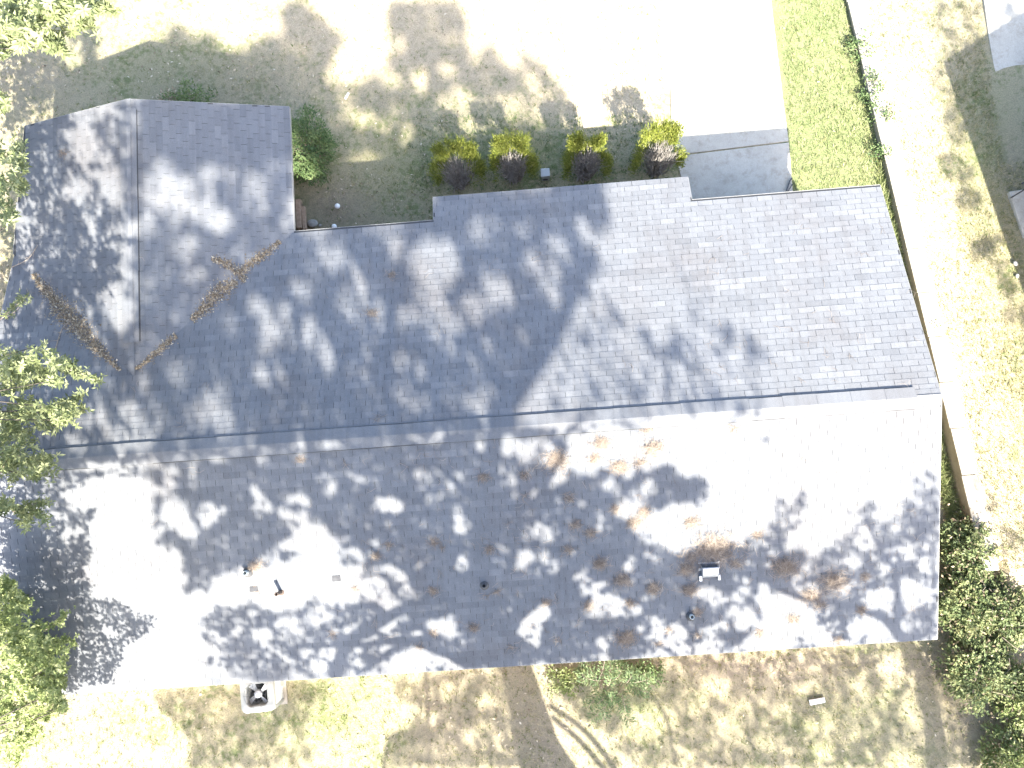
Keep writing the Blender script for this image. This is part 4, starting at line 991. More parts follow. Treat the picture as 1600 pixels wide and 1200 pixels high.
# back slope
poly_mass([(105, 742), (230, 725), (400, 700), (800, 668), (1000, 650), (1010, 662), (885, 668), (880, 700), (862, 735), (905, 745), (960, 718), (1000, 732), (1040, 730), (1096, 742), (1098, 782), (1060, 792), (1010, 790), (965, 800), (1000, 835), (1050, 858), (1110, 852), (1160, 845), (1262, 870), (1230, 922), (1180, 915), (1190, 960), (1160, 1012), (1000, 1025), (740, 1044), (640, 1000), (640, 945), (600, 920), (560, 868), (500, 822), (470, 800), (440, 850), (405, 880), (350, 892), (318, 917), (286, 920), (292, 870), (228, 840), (262, 828), (222, 800), (160, 770)], .985, 2)
for g in ((410, 780, 15, 15, .75), (462, 782, 12, 12, .9), (442, 794, 14, 9, .75), (446, 812, 14, 12, .75), (605, 790, 24, 14, .95), (617, 797, 10, 10, .9), (505, 750, 8, 9, .55), (515, 757, 10, 8, .55), (555, 748, 8, 7, .65), (570, 755, 9, 8, .75), (665, 750, 16, 10, .75), (682, 728, 12, 11, .75), (712, 746, 22, 16, .9), (672, 778, 9, 10, .75), (692, 779, 7, 8, .65),
          (717, 822, 12, 20, .75), (585, 850, 13, 10, .85), (617, 830, 6, 6, .55), (725, 877, 8, 9, .8), (747, 877, 8, 9, .85), (735, 862, 12, 8, .4), (658, 877, 12, 9, .45), (770, 697, 26, 18, 1), (785, 732, 11, 12, .85), (795, 690, 14, 14, .6), (687, 674, 10, 14, .75), (466, 690, 7, 16, .65), (470, 712, 8, 10, .6), (406, 718, 10, 8, .75), (760, 735, 10, 10, .4), (780, 755, 20, 10, .35),
          (595, 885, 12, 9, .95), (615, 890, 15, 10, .95), (633, 915, 8, 18, .85), (642, 930, 10, 8, .65), (590, 925, 16, 18, .7), (575, 905, 16, 10, .6), (825, 697, 16, 18, .75), (850, 692, 8, 16, .65), (885, 672, 12, 14, .85), (908, 697, 22, 20, 1), (870, 717, 22, 16, 1), (875, 747, 17, 11, .9), (835, 767, 8, 9, .55), (803, 778, 8, 10, .85), (803, 750, 8, 9, .55), (820, 712, 12, 12, .6),
          (970, 725, 20, 18, .9), (990, 695, 20, 14, .9), (1005, 658, 13, 8, .75), (945, 755, 20, 12, .85), (1010, 765, 20, 12, .6), (985, 790, 28, 14, .95), (1005, 810, 24, 16, .85), (940, 812, 8, 12, .7), (1040, 815, 34, 20, .9), (840, 828, 14, 7, .65), (858, 842, 13, 10, .65), (817, 868, 13, 20, 1), (850, 868, 14, 11, .6), (875, 885, 20, 8, .7), (987, 882, 10, 11, .95), (900, 905, 14, 10, .75), (925, 918, 22, 11, .7), (1005, 850, 26, 8, .6), (1060, 845, 30, 12, .7), (1025, 872, 20, 6, .5), (835, 705, 14, 14, .5),
          (835, 962, 20, 14, .9), (830, 985, 22, 15, .65), (820, 975, 14, 14, .7), (925, 950, 16, 12, .85), (950, 942, 25, 11, .8), (960, 955, 16, 10, .75), (985, 958, 12, 10, .65), (1028, 965, 14, 11, .85), (942, 1000, 14, 13, .75), (1025, 988, 18, 14, .65), (1052, 985, 20, 16, .75), (1090, 1008, 44, 9, .8), (1115, 985, 24, 12, .55), (1110, 928, 26, 12, .75), (1150, 928, 20, 11, .75), (1165, 962, 18, 16, .85), (1130, 950, 20, 10, .5), (1040, 1000, 14, 12, .6), (1010, 930, 16, 8, .4), (1160, 905, 14, 8, .6), (690, 1000, 10, 6, .4),
          (255, 765, 22, 10, .9), (275, 800, 22, 34, 1), (290, 826, 18, 16, .95), (325, 803, 16, 14, .85), (262, 740, 12, 14, .8), (190, 752, 34, 14, .75), (160, 770, 30, 14, .9), (215, 800, 18, 14, .6), (305, 740, 8, 18, .6), (345, 800, 10, 10, .5), (395, 765, 8, 12, .8), (350, 845, 10, 8, .5), (230, 770, 16, 18, .4)): gap(*g)
for g in ((535, 855, 10, 12, .65), (545, 880, 14, 8, .75), (455, 865, 16, 12, .75), (420, 875, 14, 10, .5), (565, 875, 10, 10, .6), (575, 905, 12, 10, .5), (590, 930, 10, 10, .5), (1045, 740, 18, 14, .85), (1085, 752, 12, 16, .85), (1085, 776, 14, 10, .85), (1055, 762, 14, 12, .65), (990, 772, 12, 9, .7), (1140, 686, 20, 6, .3), (1195, 687, 7, 6, .6), (1165, 646, 36, 9, .45), (980, 660, 26, 10, .5),
          (1215, 783, 9, 10, .8), (1250, 782, 14, 12, .9), (1228, 802, 8, 15, .65), (1240, 817, 13, 10, .75), (1213, 842, 18, 16, .95), (1190, 852, 30, 16, .85), (1205, 880, 24, 20, .9), (1225, 825, 12, 12, .5), (1430, 745, 14, 10, .7), (1452, 740, 8, 8, .45), (1355, 798, 10, 14, .8), (1320, 802, 8, 7, .45), (1435, 765, 10, 18, .5), (1340, 840, 14, 12, .7)): tuft(*g)
poly_mass([(1255, 905), (1262, 880), (1290, 855), (1335, 832), (1350, 795), (1368, 822), (1402, 800), (1440, 760), (1474, 735), (1464, 1000), (1400, 1004), (1330, 1008), (1280, 975), (1250, 935), (1180, 915)], .9, 3)
for g in ((1355, 842, 17, 15, .9), (1415, 857, 20, 14, .95), (1385, 895, 15, 11, .85), (1447, 882, 13, 13, .95), (1425, 927, 24, 22, .95), (1375, 930, 26, 18, .95), (1358, 982, 28, 22, 1), (1408, 975, 20, 12, .9), (1330, 868, 12, 16, .65), (1310, 930, 22, 12, .6), (1300, 1000, 40, 10, .8), (1228, 962, 40, 36, 1), (1260, 925, 14, 12, .7), (1375, 800, 12, 10, .6), (1290, 955, 16, 8, .5), (1395, 825, 14, 10, .6), (1455, 940, 8, 24, .5), (1385, 870, 10, 9, .5), (1400, 1000, 30, 6, .5)): gap(*g)
# lower left cloud of the back slope
poly_mass([(304, 1000), (318, 972), (340, 950), (400, 942), (470, 952), (520, 936), (560, 936), (600, 945), (640, 958), (700, 955), (745, 1040), (560, 1054), (332, 1068), (318, 1040), (345, 1012)], .92, 3)
for g in ((415, 992, 22, 14, .95), (450, 968, 18, 14, .75), (500, 966, 16, 12, .75), (470, 980, 18, 8, .55), (365, 985, 14, 10, .5), (540, 985, 8, 8, .6), (570, 998, 10, 8, 1), (515, 1015, 17, 8, .95), (475, 1020, 10, 10, .85), (430, 1020, 13, 10, .65), (400, 1020, 10, 8, .5), (505, 1036, 14, 13, .85), (550, 1020, 16, 12, .85), (560, 1042, 20, 7, .75), (605, 975, 20, 12, .95), (625, 960, 16, 9, .85), (645, 992, 12, 8, .85),
          (600, 1008, 13, 6, .85), (690, 976, 24, 14, .9), (712, 982, 8, 10, .8), (640, 1028, 42, 14, 1), (620, 1040, 36, 9, .95), (695, 1035, 28, 8, .85), (345, 1050, 20, 9, .95), (333, 985, 10, 8, .4), (385, 965, 12, 6, .4), (380, 1045, 12, 8, .4), (685, 1010, 16, 6, .6)): gap(*g)
# the yard above
poly_mass([(245, 70), (285, 30), (300, 58), (330, 46), (350, 70), (400, 76), (437, 45), (440, 15), (475, -20), (490, 25), (520, 42), (548, 48), (528, 95), (520, 122), (570, 132), (600, 112), (612, 85), (600, 60), (612, -20), (720, -20), (728, 40), (732, 70), (748, 100), (760, 62), (785, 90), (803, 112), (815, 66), (835, 90), (857, 92), (880, 130), (886, 185), (850, 218), (800, 232), (640, 262), (470, 262), (300, 152), (235, 118)], .985, 2)
for g in ((515, 118, 15, 15, .85), (610, 120, 16, 16, .85), (655, 128, 16, 18, .95), (625, 72, 10, 10, .4), (560, 182, 22, 14, .8), (575, 250, 22, 8, .9), (722, 170, 32, 26, .7), (700, 108, 14, 12, .85), (672, 32, 10, 16, .5), (765, 165, 20, 20, .5), (740, 200, 22, 15, .75), (802, 165, 20, 24, .65), (640, 212, 16, 16, .5), (620, 180, 14, 12, .4), (830, 130, 18, 14, .5), (835, 180, 14, 16, .6), (780, 205, 24, 14, .8), (700, 60, 14, 10, .4), (590, 195, 14, 12, .5), (470, 75, 12, 10, .3), (850, 150, 14, 14, .5), (690, 205, 22, 16, .6), (545, 150, 14, 12, .5)): gap(*g)
poly_mass([(0, 88), (30, 70), (60, 78), (90, 60), (120, 50), (150, 45), (160, 70), (140, 108), (135, 140), (100, 160), (60, 190), (40, 200), (0, 200)], .95, 3)
poly_mass([(0, 330), (26, 330), (24, 440), (12, 500), (0, 525)], .85, 1)
for g in ((112, 85, 14, 26, .9), (120, 60, 10, 12, .8), (8, 160, 12, 16, .7), (58, 182, 8, 10, .6), (32, 140, 8, 6, .5), (5, 400, 8, 8, .6), (14, 440, 6, 10, .5)): gap(*g)
# the yard below
poly_mass([(240, 1082), (370, 1070), (450, 1062), (505, 1075), (500, 1100), (472, 1115), (492, 1180), (440, 1220), (300, 1220), (286, 1140), (255, 1110)], .82, 3)
poly_mass([(630, 1055), (790, 1045), (850, 1220), (600, 1220), (612, 1150), (660, 1130), (628, 1100), (618, 1075)], .84, 3)
poly_mass([(850, 1040), (1000, 1028), (1320, 1005), (1420, 1006), (1480, 1000), (1600, 900), (1600, 1220), (905, 1220), (940, 1150), (880, 1110)], .78, 3)
for g in ((335, 1105, 10, 12, .6), (440, 1150, 12, 20, .6), (420, 1120, 10, 10, .5), (460, 1180, 16, 14, .7), (360, 1160, 12, 14, .4), (700, 1080, 14, 14, .8), (760, 1095, 14, 14, .8), (680, 1125, 18, 16, .7), (735, 1145, 14, 12, .6), (700, 1180, 12, 10, .5), (660, 1070, 10, 12, .6), (780, 1160, 8, 22, .5),
          (1118, 1075, 24, 18, 1), (1022, 1128, 34, 28, .95), (985, 1145, 18, 16, .9), (1090, 1100, 14, 18, .85), (912, 1172, 40, 34, .97), (890, 1130, 10, 24, .9), (945, 1150, 24, 18, .8), (980, 1195, 16, 20, .8), (1050, 1040, 22, 8, .7), (1010, 1045, 12, 10, .5), (1130, 1140, 18, 22, .7), (1160, 1110, 16, 16, .5), (1075, 1180, 14, 14, .5), (1220, 1110, 22, 12, .8), (1250, 1075, 14, 14, .7), (1290, 1180, 26, 14, .9), (1280, 1140, 20, 16, .7), (1340, 1075, 20, 14, .6), (1395, 1055, 22, 22, .85), (1430, 1095, 20, 24, .9), (1410, 1190, 30, 14, .9), (1380, 1090, 14, 12, .6), (1450, 1030, 9, 18, .85), (1200, 1160, 16, 20, .6), (1340, 1140, 12, 16, .4), (1530, 1060, 26, 20, .5), (1590, 1150, 20, 30, .8), (1570, 960, 18, 14, .5), (1490, 900, 16, 30, .5), (1550, 880, 30, 20, .9), (1540, 830, 14, 20, .9), (1500, 1000, 20, 16, .5), (1585, 1050, 16, 16, .6), (1545, 930, 60, 70, .7), (1560, 1120, 60, 90, .75), (1505, 1040, 30, 50, .6)): gap(*g)
tuft_line(1418, 1008, 1450, 1075, 15, .97); tuft_line(1450, 1075, 1468, 1210, 22, .97); tuft_line(1500, 1120, 1530, 1190, 26, .8)
tuft(1490, 720, 10, 30, .6); tuft(1480, 770, 10, 18, .5); tuft(1550, 800, 26, 24, .45); tuft(1585, 780, 20, 20, .4); tuft(1515, 755, 14, 14, .5)
# the neighbour's side
poly_mass([(1452, -10), (1540, -10), (1560, 60), (1556, 130), (1500, 180), (1470, 200), (1455, 120)], .62, 3)
for g in ((1478, 30, 14, 18, .8), (1525, 30, 12, 18, .8), (1528, 85, 14, 18, .9), (1545, 55, 8, 26, .8), (1488, 100, 14, 12, .5), (1570, 40, 14, 12, .7), (1585, 15, 12, 10, .6), (1590, 75, 8, 8, .6), (1566, 92, 10, 6, .9), (1475, 118, 10, 12, .6), (1500, 60, 12, 10, .4)): gap(*g)
poly_mass([(1545, -10), (1600, -10), (1600, 135), (1550, 120)], .93, 2)
for g in ((1570, 42, 12, 9, .7), (1588, 16, 10, 8, .5), (1591, 74, 7, 8, .6), (1566, 93, 12, 5, .9), (1548, 60, 5, 22, .7)): gap(*g)
for g in ((1470, 172, 16, 12, .8), (1490, 205, 20, 20, .8), (1465, 185, 14, 10, .6), (1470, 245, 16, 22, .75), (1488, 260, 14, 14, .7), (1500, 298, 24, 14, .9), (1482, 312, 14, 12, .6), (1520, 330, 12, 16, .5), (1515, 378, 20, 16, .9), (1537, 362, 10, 12, .6), (1535, 405, 16, 12, .5), (1548, 430, 26, 14, .55), (1560, 470, 18, 18, .6), (1575, 510, 12, 14, .5), (1585, 480, 14, 20, .6), (1580, 540, 12, 12, .3)): tuft(*g)
DEN = np.clip(DEN, 0, .99)

# main bole and boughs -------------------------------------------------------------
KY = math.cos(math.radians(19.4)) / math.tan(SUN_EL); KX = math.sin(math.radians(19.4)) / math.tan(SUN_EL)
def along_sun(S, z):
    """the point at height z whose shade falls on S"""
    S = np.asarray(S, float); dz = np.asarray(z) - S[..., 2]
    return np.stack([S[..., 0] + KX * dz, S[..., 1] - KY * dz, S[..., 2] + dz], -1)
def slab_height(S, n=0.0, y0=-11.5):
    return (S[..., 1] + KY * S[..., 2] - y0 + n) / (KY + .25)
oak = tag(empty('spreading_oak_tree', (7.2, -11.5, 0)), 'tall spreading oak behind the house whose crown shades the roof', 'tree')
OAK = np.array([7.2, -11.5, 0.0])
right_oak = tag(empty('slender_oak_tree', (14.4, -13.2, 0)), 'slender oak behind the right corner of the house', 'tree')
ROAK = np.array([14.4, -13.2, 0.0])
def bough(px, hw, root, name='bough', n=0.0, base=None, seg=10):
    S = np.concatenate([on_surface(u, v) for u, v in px]); z = slab_height(S, n); W = along_sun(S, z)
    _, _, d = project(S); rad = np.array(hw) * d / FPX
    W = list(W); rad = list(rad)
    if base is not None: W = list(base[0]) + W; rad = list(base[1]) + rad
    o = np.array(root.location); pts, rr = smooth_path(W, rad, 5); mb = MB(); mb.tube([p - o for p in pts], rr, seg)
    return mb.build(name, 'bark', root, True)
bough([(855, 1200), (828, 1120), (806, 1045), (765, 985), (752, 900), (762, 780), (772, 660)], [38, 30, 25, 24, 20, 16, 13], oak, 'trunk', base=([np.array([7.2, -11.5, -.1]), np.array([6.6, -11.0, 1.4])], [.62, .56]), seg=16)
bough([(772, 660), (812, 600), (850, 545), (884, 482), (905, 440), (930, 385)], [13, 12, 11, 10, 7, 4], oak)
bough([(765, 1000), (732, 1034), (700, 1021), (662, 1007), (640, 1000), (620, 1000), (587, 1003), (560, 1007), (500, 1008), (440, 1010)], [16, 10, 8, 7, 7, 6, 5, 5, 4, 2], oak)
bough([(640, 1000), (612, 1016), (587, 1033), (556, 1052)], [6, 6, 5, 4], oak)
bough([(522, 1056), (532, 1030), (541, 1006), (562, 988), (592, 972), (620, 955), (665, 940), (720, 925), (754, 905)], [11, 11, 10, 10, 9, 9, 9, 8, 8], oak)
bough([(640, 1000), (626, 985), (634, 972), (655, 965)], [4, 3, 3, 2], oak)
bough([(758, 1010), (790, 992), (800, 968), (832, 938), (880, 900), (908, 872), (940, 850)], [15, 13, 12, 12, 12, 10, 6], oak)
bough([(752, 930), (700, 915), (640, 892), (585, 858), (522, 816), (480, 795), (424, 784)], [8, 7, 6, 6, 5, 4, 2], oak)
bough([(762, 800), (700, 740), (640, 690), (600, 610), (575, 520), (585, 460)], [8, 7, 6, 6, 5, 4], oak)
bough([(600, 610), (612, 520), (625, 430), (640, 360)], [7, 6, 6, 5], oak)
bough([(585, 515), (560, 470), (540, 400), (520, 340)], [4, 4, 3, 2], oak)
bough([(850, 545), (812, 470), (800, 420), (840, 350), (850, 300)], [7, 7, 6, 5, 4], oak)
bough([(665, 165 + 12), (655, 150), (640, 120), (622, 100)], [4, 4, 3, 2], oak)
bough([(640, 262), (648, 215), (656, 175), (668, 140), (672, 100), (690, 50)], [5, 5, 5, 5, 4, 3], oak)
bough([(910, 640), (880, 680), (872, 720), (830, 760), (790, 800)], [4, 5, 5, 6, 6], oak)
bough([(690, 1040), (668, 1090), (660, 1142), (612, 1150), (598, 1205)], [4, 3.4, 3.2, 3, 2.6], oak, n=2.0)
bough([(640, 1150), (605, 1152)], [2.6, 2], oak, n=2.0)
bough([(858, 1102), (905, 1135), (938, 1170), (962, 1205)], [4, 4, 4.4, 4.4], oak, n=1.0)
bough([(862, 1120), (900, 1152), (930, 1185), (950, 1210)], [4, 4, 4.4, 4.4], oak, n=1.0)
bough([(1018, 1085), (1040, 1120), (1052, 1160)], [3, 3, 3], right_oak, n=2.5)
bough([(1080, 1085), (1110, 1130), (1130, 1165)], [2.4, 2.4, 2.4], right_oak, n=3.5)
bough([(1468, 1215), (1462, 1150), (1446, 1075), (1420, 1010), (1400, 985), (1370, 960)], [16, 15, 13, 11, 9, 7], right_oak, 'trunk', base=([np.array([14.4, -13.2, -.1]), np.array([14.2, -12.6, 1.6])], [.30, .27]), seg=14)
bough([(1370, 960), (1320, 945), (1258, 934), (1220, 922), (1190, 905), (1140, 893)], [6, 5, 4.5, 4, 4, 3], right_oak)
bough([(1258, 934), (1238, 920), (1234, 895)], [3, 3, 2], right_oak)
bough([(1400, 985), (1400, 900), (1370, 850), (1352, 800)], [7, 5, 4, 3], right_oak)
bough([(1230, 885), (1220, 850), (1216, 815), (1212, 785)], [4, 4, 3, 2], right_oak)
bough([(995, 1005), (1008, 985), (1018, 962)], [4, 3, 2], oak)
bough([(975, 1020), (955, 1005), (940, 990)], [4, 3, 2], oak)

# leaf masses ----------------------------------------------------------------------------
r = np.random.default_rng(99)
cu, cv = SX0.ravel(), SY0.ravel(); den = DEN.ravel()
m_ = den > .03; cu, cv, den = cu[m_], cv[m_], den[m_]
S = on_surface(cu, cv); _, _, dep = project(S)
cell = (4 * dep / FPX) ** 2
inc = np.where(S[:, 2] < .2, .703, np.where((S[:, 1] > 0), .48, .87))
LEAF_A = .0062
patchy = np.clip(1 + .55 * np.sin(cu / 9.0 + 2.1 * np.sin(cv / 13.0)) * np.sin(cv / 8.0 + 1.7 * np.sin(cu / 15.0)), np.where(den > .9, .72, .4), 1.6)
lam = -np.log(1 - den) * patchy * cell * inc / (LEAF_A * .5)
cnt = r.poisson(lam)
U_ = np.repeat(cu, cnt) + r.uniform(-2, 2, cnt.sum()); V_ = np.repeat(cv, cnt) + r.uniform(-2, 2, cnt.sum()); S = np.repeat(S, cnt, 0)
S[:, :2] += r.uniform(-.02, .02, (len(S), 2))
# leaves that shade the air conditioner and the hooded vent, which stand above what lies round them
for cx_, cy_, cz_, hw_, dn_ in ((px_, py_, .78, .42, .75), (float(p_hood[0]), float(p_hood[1]), 3.35, .25, .9)):
    ne = r.poisson(-math.log(1 - dn_) * (2 * hw_) ** 2 * .75 / (LEAF_A * .5)); e_ = np.stack([cx_ + r.uniform(-hw_, hw_, ne), cy_ + r.uniform(-hw_, hw_, ne), np.full(ne, cz_)], -1)
    S = np.concatenate([S, e_]); uu, vv, _ = project(e_); U_ = np.concatenate([U_, uu]); V_ = np.concatenate([V_, vv])
lefty = (U_ < 215) & (V_ > 145) & (V_ < 745); lowleft = (U_ < 240) & (V_ >= 745); topleft = (U_ < 215) & (V_ <= 150)
neigh = (U_ > 1435) & (V_ < 620); righty = (~neigh) & (U_ > 1195) & (V_ > 690)
mainm = ~(lefty | lowleft | topleft | neigh | righty)
clump = np.sin(U_ / 37.0 + 1.3) * np.cos(V_ / 31.0) * 1.1 + r.normal(size=len(S)) * .55
belowy = np.where(V_ > 1045, 5.5, 0.0)
z_main_t = slab_height(S, clump + belowy)
POS = along_sun(S, z_main_t)
ok = ~in_frame(POS, 25)
# low leaf masses near the left end: lowest height at which they hang outside the picture
near = lefty | lowleft | topleft
zz = np.full(len(S), np.nan)
for dz in np.arange(1.2, 12.0, .2):
    W = along_sun(S, S[:, 2] + dz); f = (~in_frame(W, 12)) & np.isnan(zz); zz = np.where(f, S[:, 2] + dz, zz)
zz = zz + np.abs(r.normal(size=len(S))) * np.where(lowleft, .4, 1.1)
Wn = along_sun(S, np.where(np.isnan(zz), 30, zz)); okn = (~np.isnan(zz)) & ~in_frame(Wn, 8)
zn = 9.6 + clump * .5; Wg = along_sun(S, zn); okg = ~in_frame(Wg, 10)
def leaf_mass(name, W, root, size, tone_shift=0.0, mat='canopy'):
    if len(W) == 0: return
    L = size * r.uniform(.75, 1.25, len(W)); quad_leaves(name, W - np.array(root.location), L, L * .62, mat, root, None, np.clip(.5 + .25 * r.normal(size=len(W)), 0, 1))
sz = math.sqrt(LEAF_A * 2 / .62)
leaf_mass('crown', POS[mainm & ok], oak, sz)
leaf_mass('crown', POS[righty & ok], right_oak, sz)
ntree = tag(empty('neighbor_oak_tree', (21.0, -6.5, 0)), 'oak beyond the neighbouring house that dapples its lawn', 'tree')
mb = MB(); pts, rad = smooth_path([(0, 0, -.1), (-.3, 1.0, 4), (-.8, 3.0, 7.5), (-1.2, 4.5, 9.5)], [.28, .22, .14, .06]); mb.tube(pts, rad, 12); mb.build('trunk', 'bark', ntree, True)
leaf_mass('crown', Wg[neigh & okg], ntree, sz)
# thinner for the trees already seen at the left edge (their visible boughs shade part of it)
k = r.random(len(S))
leaf_mass('overhang', Wn[lefty & okn & (k < .85)], TREE_MID, sz * .9, 0, 'oak')
leaf_mass('overhang', Wn[topleft & okn & (k < .9)], TREE_TOP, sz, 0, 'oak')
# the lower left tree throws crisp leaf shade on the sunny corner of the back slope
DEN[:] = 0
poly_mass([(0, 690), (70, 688), (120, 700), (140, 745), (110, 770), (0, 800)], .78, 2)
poly_mass([(0, 760), (60, 745), (105, 790), (120, 800), (148, 790), (150, 810), (130, 835), (152, 868), (135, 885), (138, 925), (165, 935), (205, 945), (240, 968), (225, 985), (205, 1005), (185, 1012), (180, 1030), (190, 1045), (180, 1062), (150, 1070), (120, 1085), (98, 1080), (92, 980), (60, 900), (0, 880)], .86, 2)
for g in ((108, 832, 16, 10, .7), (90, 806, 20, 7, .7), (40, 790, 18, 6, .5), (60, 900, 26, 8, .6), (120, 905, 14, 8, .6), (160, 1010, 12, 10, .5), (175, 990, 14, 6, .6), (110, 960, 14, 6, .4), (130, 1010, 10, 8, .5)): gap(*g)
cu, cv, den = SX0.ravel(), SY0.ravel(), DEN.ravel(); m_ = den > .03; cu, cv, den = cu[m_], cv[m_], den[m_]
S = on_surface(cu, cv); _, _, dep = project(S); la = .0034
cnt = r.poisson(-np.log(1 - den) * (4 * dep / FPX) ** 2 * .87 / (la * .5)); S = np.repeat(S, cnt, 0); S[:, :2] += r.uniform(-.03, .03, (len(S), 2))
zz = np.full(len(S), np.nan)
for dz in np.arange(.8, 9.0, .1):
    W = along_sun(S, S[:, 2] + dz); u1, v1, _ = project(W); f = (~in_frame(W, 10)) & np.isnan(zz); zz = np.where(f, S[:, 2] + dz, zz)
W = along_sun(S, np.where(np.isnan(zz), 30, zz + np.abs(r.normal(size=len(S))) * .15)); W = W[~np.isnan(zz)]
L = math.sqrt(la * 2 / .5) * r.uniform(.75, 1.25, len(W)); quad_leaves('overhang', W - np.array(TREE_LOW.location), L, L * .5, 'bright', TREE_LOW)

# ------------------------------------------------------------------ pine straw and leaf drifts on the roof
def slope_frame(p):
    if p[1] > 1.2 and x_wing_left(p[1]) < p[0] < XWR and z_wing(p[0]) > z_main(p[1]): n = np.array([math.copysign(math.sin(THW), p[0] - XW), 0, math.cos(THW)])
    else: n = np.array([0, math.copysign(math.sin(TH), p[1]), math.cos(TH)])
    a = unit(np.cross(np.array([0, 1.0, 0]), n)); return a, np.cross(n, a), n
def needles(P0, ang, ln, lift, A, B, Nn, curve, wd):
    """curved flat strips; returns verts, faces for n needles on one slope frame"""
    n = len(P0); d = np.cos(ang)[:, None] * A + np.sin(ang)[:, None] * B; s = np.cross(Nn, d)
    ts = np.array([-.5, 0, .5]); V = []
    for i, t in enumerate(ts):
        c = P0 + d * (ln * t)[:, None] + s * (curve * (t * t - .12))[:, None] + Nn * (lift * (1 - 1.3 * abs(t)))[:, None]
        V += [c + s * (wd / 2), c - s * (wd / 2)]
    V = np.stack(V, 1).reshape(-1, 3); b = (np.arange(n) * 6)[:, None]
    return V, np.concatenate([b + np.array([[0, 1, 3, 2]]), b + np.array([[2, 3, 5, 4]])], 1).reshape(-1, 4)
def straw_patch(u, v, ru, n, r, squash=.75):
    P = on_surface(u, v)[0]; A, B, Nn = slope_frame(P); mpp = .0128
    a = r.uniform(0, 6.28, n); q = np.abs(r.normal(size=n)) * .52
    P0 = P + A * (q * np.cos(a) * ru * mpp)[:, None] + B * (q * np.sin(a) * ru * mpp * squash)[:, None] + Nn * (.016 + .055 * r.random(n) * min(1, n / 180))[:, None]
    main = r.uniform(0, 6.28); ang = main + r.normal(size=n) * .9
    return needles(P0, ang, r.uniform(.10, .21, n), r.uniform(0, .03, n), A, B, Nn, r.normal(size=n) * .14, .0042)
r = np.random.default_rng(404)
named = [(1115, 858, 46, 950, 'largest mat of brown pine straw, above the shiny hooded vent'), (1228, 884, 27, 420, 'round heap of pine straw right of the hooded vent'), (1303, 908, 27, 460, 'dense brown heap of pine straw nearest the right rake'),
         (1266, 930, 18, 190, 'pale pine straw beside the dense heap at the right'), (978, 996, 20, 300, 'round dense heap of pine straw just above the back eave'), (870, 717, 26, 330, 'broad thin pine straw in the sunlit gap below the ridge'),
         (968, 728, 18, 210, 'round pine straw clump below the ridge, right of the sunlit gap'), (1020, 700, 24, 260, 'loose pine straw below the ridge at the edge of the sunlit roof'), (940, 692, 18, 190, 'pine straw below the ridge between the two sunlit gaps'),
         (1072, 888, 16, 190, 'narrow pine straw trail left of the hooded vent'), (1076, 920, 15, 170, 'pine straw trail above the round black pipe boot'), (1020, 918, 14, 170, 'small round pine straw clump with a sunlit foot'),
         (972, 905, 16, 180, 'ragged pine straw clump left of the small round clump'), (938, 879, 13, 150, 'oblong pine straw clump in the shade of a bough'), (992, 815, 18, 180, 'sunlit pine straw curl in the middle of the back slope'),
         (1345, 952, 12, 70, 'thin pine straw wisp near the right rake'), (1080, 815, 16, 150, 'pine straw at the edge of the big sunlit patch'), (1006, 800, 12, 120, 'upright pine straw wisp above the sunlit curl')]
for u, v, ru, n, lab in named:
    V, F = straw_patch(u, v, ru, n, r); c = V.mean(0); t = np.repeat(np.clip(.5 + .28 * r.normal(size=n), 0, 1), 2)
    o = mesh_obj('pine_straw_clump', V - c, F, 'straw', None, t); o.location = tuple(map(float, c)); tag(o, lab, 'pine straw', 'pine straw clumps on the back slope')
small = [(820, 742, 11, 40), (890, 778, 12, 45), (898, 820, 14, 60), (922, 832, 16, 70), (888, 858, 12, 40), (678, 845, 11, 45), (763, 858, 13, 45), (608, 850, 9, 30), (588, 868, 12, 50), (677, 922, 11, 55), (740, 980, 11, 60), (678, 988, 10, 32), (853, 940, 11, 45), (920, 945, 13, 60), (985, 940, 14, 60), (1045, 985, 10, 26), (1090, 992, 10, 26),
         (962, 795, 10, 60), (1188, 988, 11, 60), (470, 718, 8, 34), (400, 884, 16, 130), (612, 430, 11, 42), (582, 490, 12, 60), (1145, 670, 14, 40), (755, 745, 13, 60), (100, 240, 16, 34), (1310, 1000, 9, 40), (1183, 835, 10, 60), (400, 922, 8, 26), (655, 1010, 12, 26), (1240, 968, 16, 110), (520, 990, 9, 22), (555, 920, 10, 26), (690, 855, 6, 12), (775, 925, 10, 16), (760, 930, 12, 14), (800, 1010, 16, 20), (870, 1000, 16, 18), (1030, 1005, 14, 18), (1090, 955, 14, 50), (1078, 870, 20, 80), (1150, 880, 16, 70), (1350, 900, 9, 40), (590, 655, 12, 16), (820, 775, 9, 14), (540, 724, 8, 10), (385, 690, 12, 10), (1000, 722, 16, 60), (1010, 670, 14, 60), (930, 715, 16, 90), (1280, 945, 14, 50)]
VV, FF, TT, c = [], [], [], 0
for u, v, ru, n in small:
    V, F = straw_patch(u, v, ru, n, r); VV.append(V); FF.append(F + c); c += len(V); TT.append(np.repeat(np.clip(.5 + .28 * r.normal(size=n), 0, 1), 2))
for k in range(330):                                                # single needles here and there
    if k < 240: u, v = r.uniform(560, 1440), r.uniform(700, 1000)
    elif k < 280: u, v = r.uniform(1100, 1440), r.uniform(330, 600)
    else: u, v = r.uniform(200, 1100), r.uniform(380, 1000)
    V, F = straw_patch(u, v, 14, 1 + int(r.integers(0, 3)), r); VV.append(V); FF.append(F + c); c += len(V); TT.append(np.repeat(r.random(len(F) // 2), 2))
o = mesh_obj('scattered_pine_straw', np.concatenate(VV), np.concatenate(FF), 'straw', None, np.concatenate(TT)); kind(o, 'stuff')
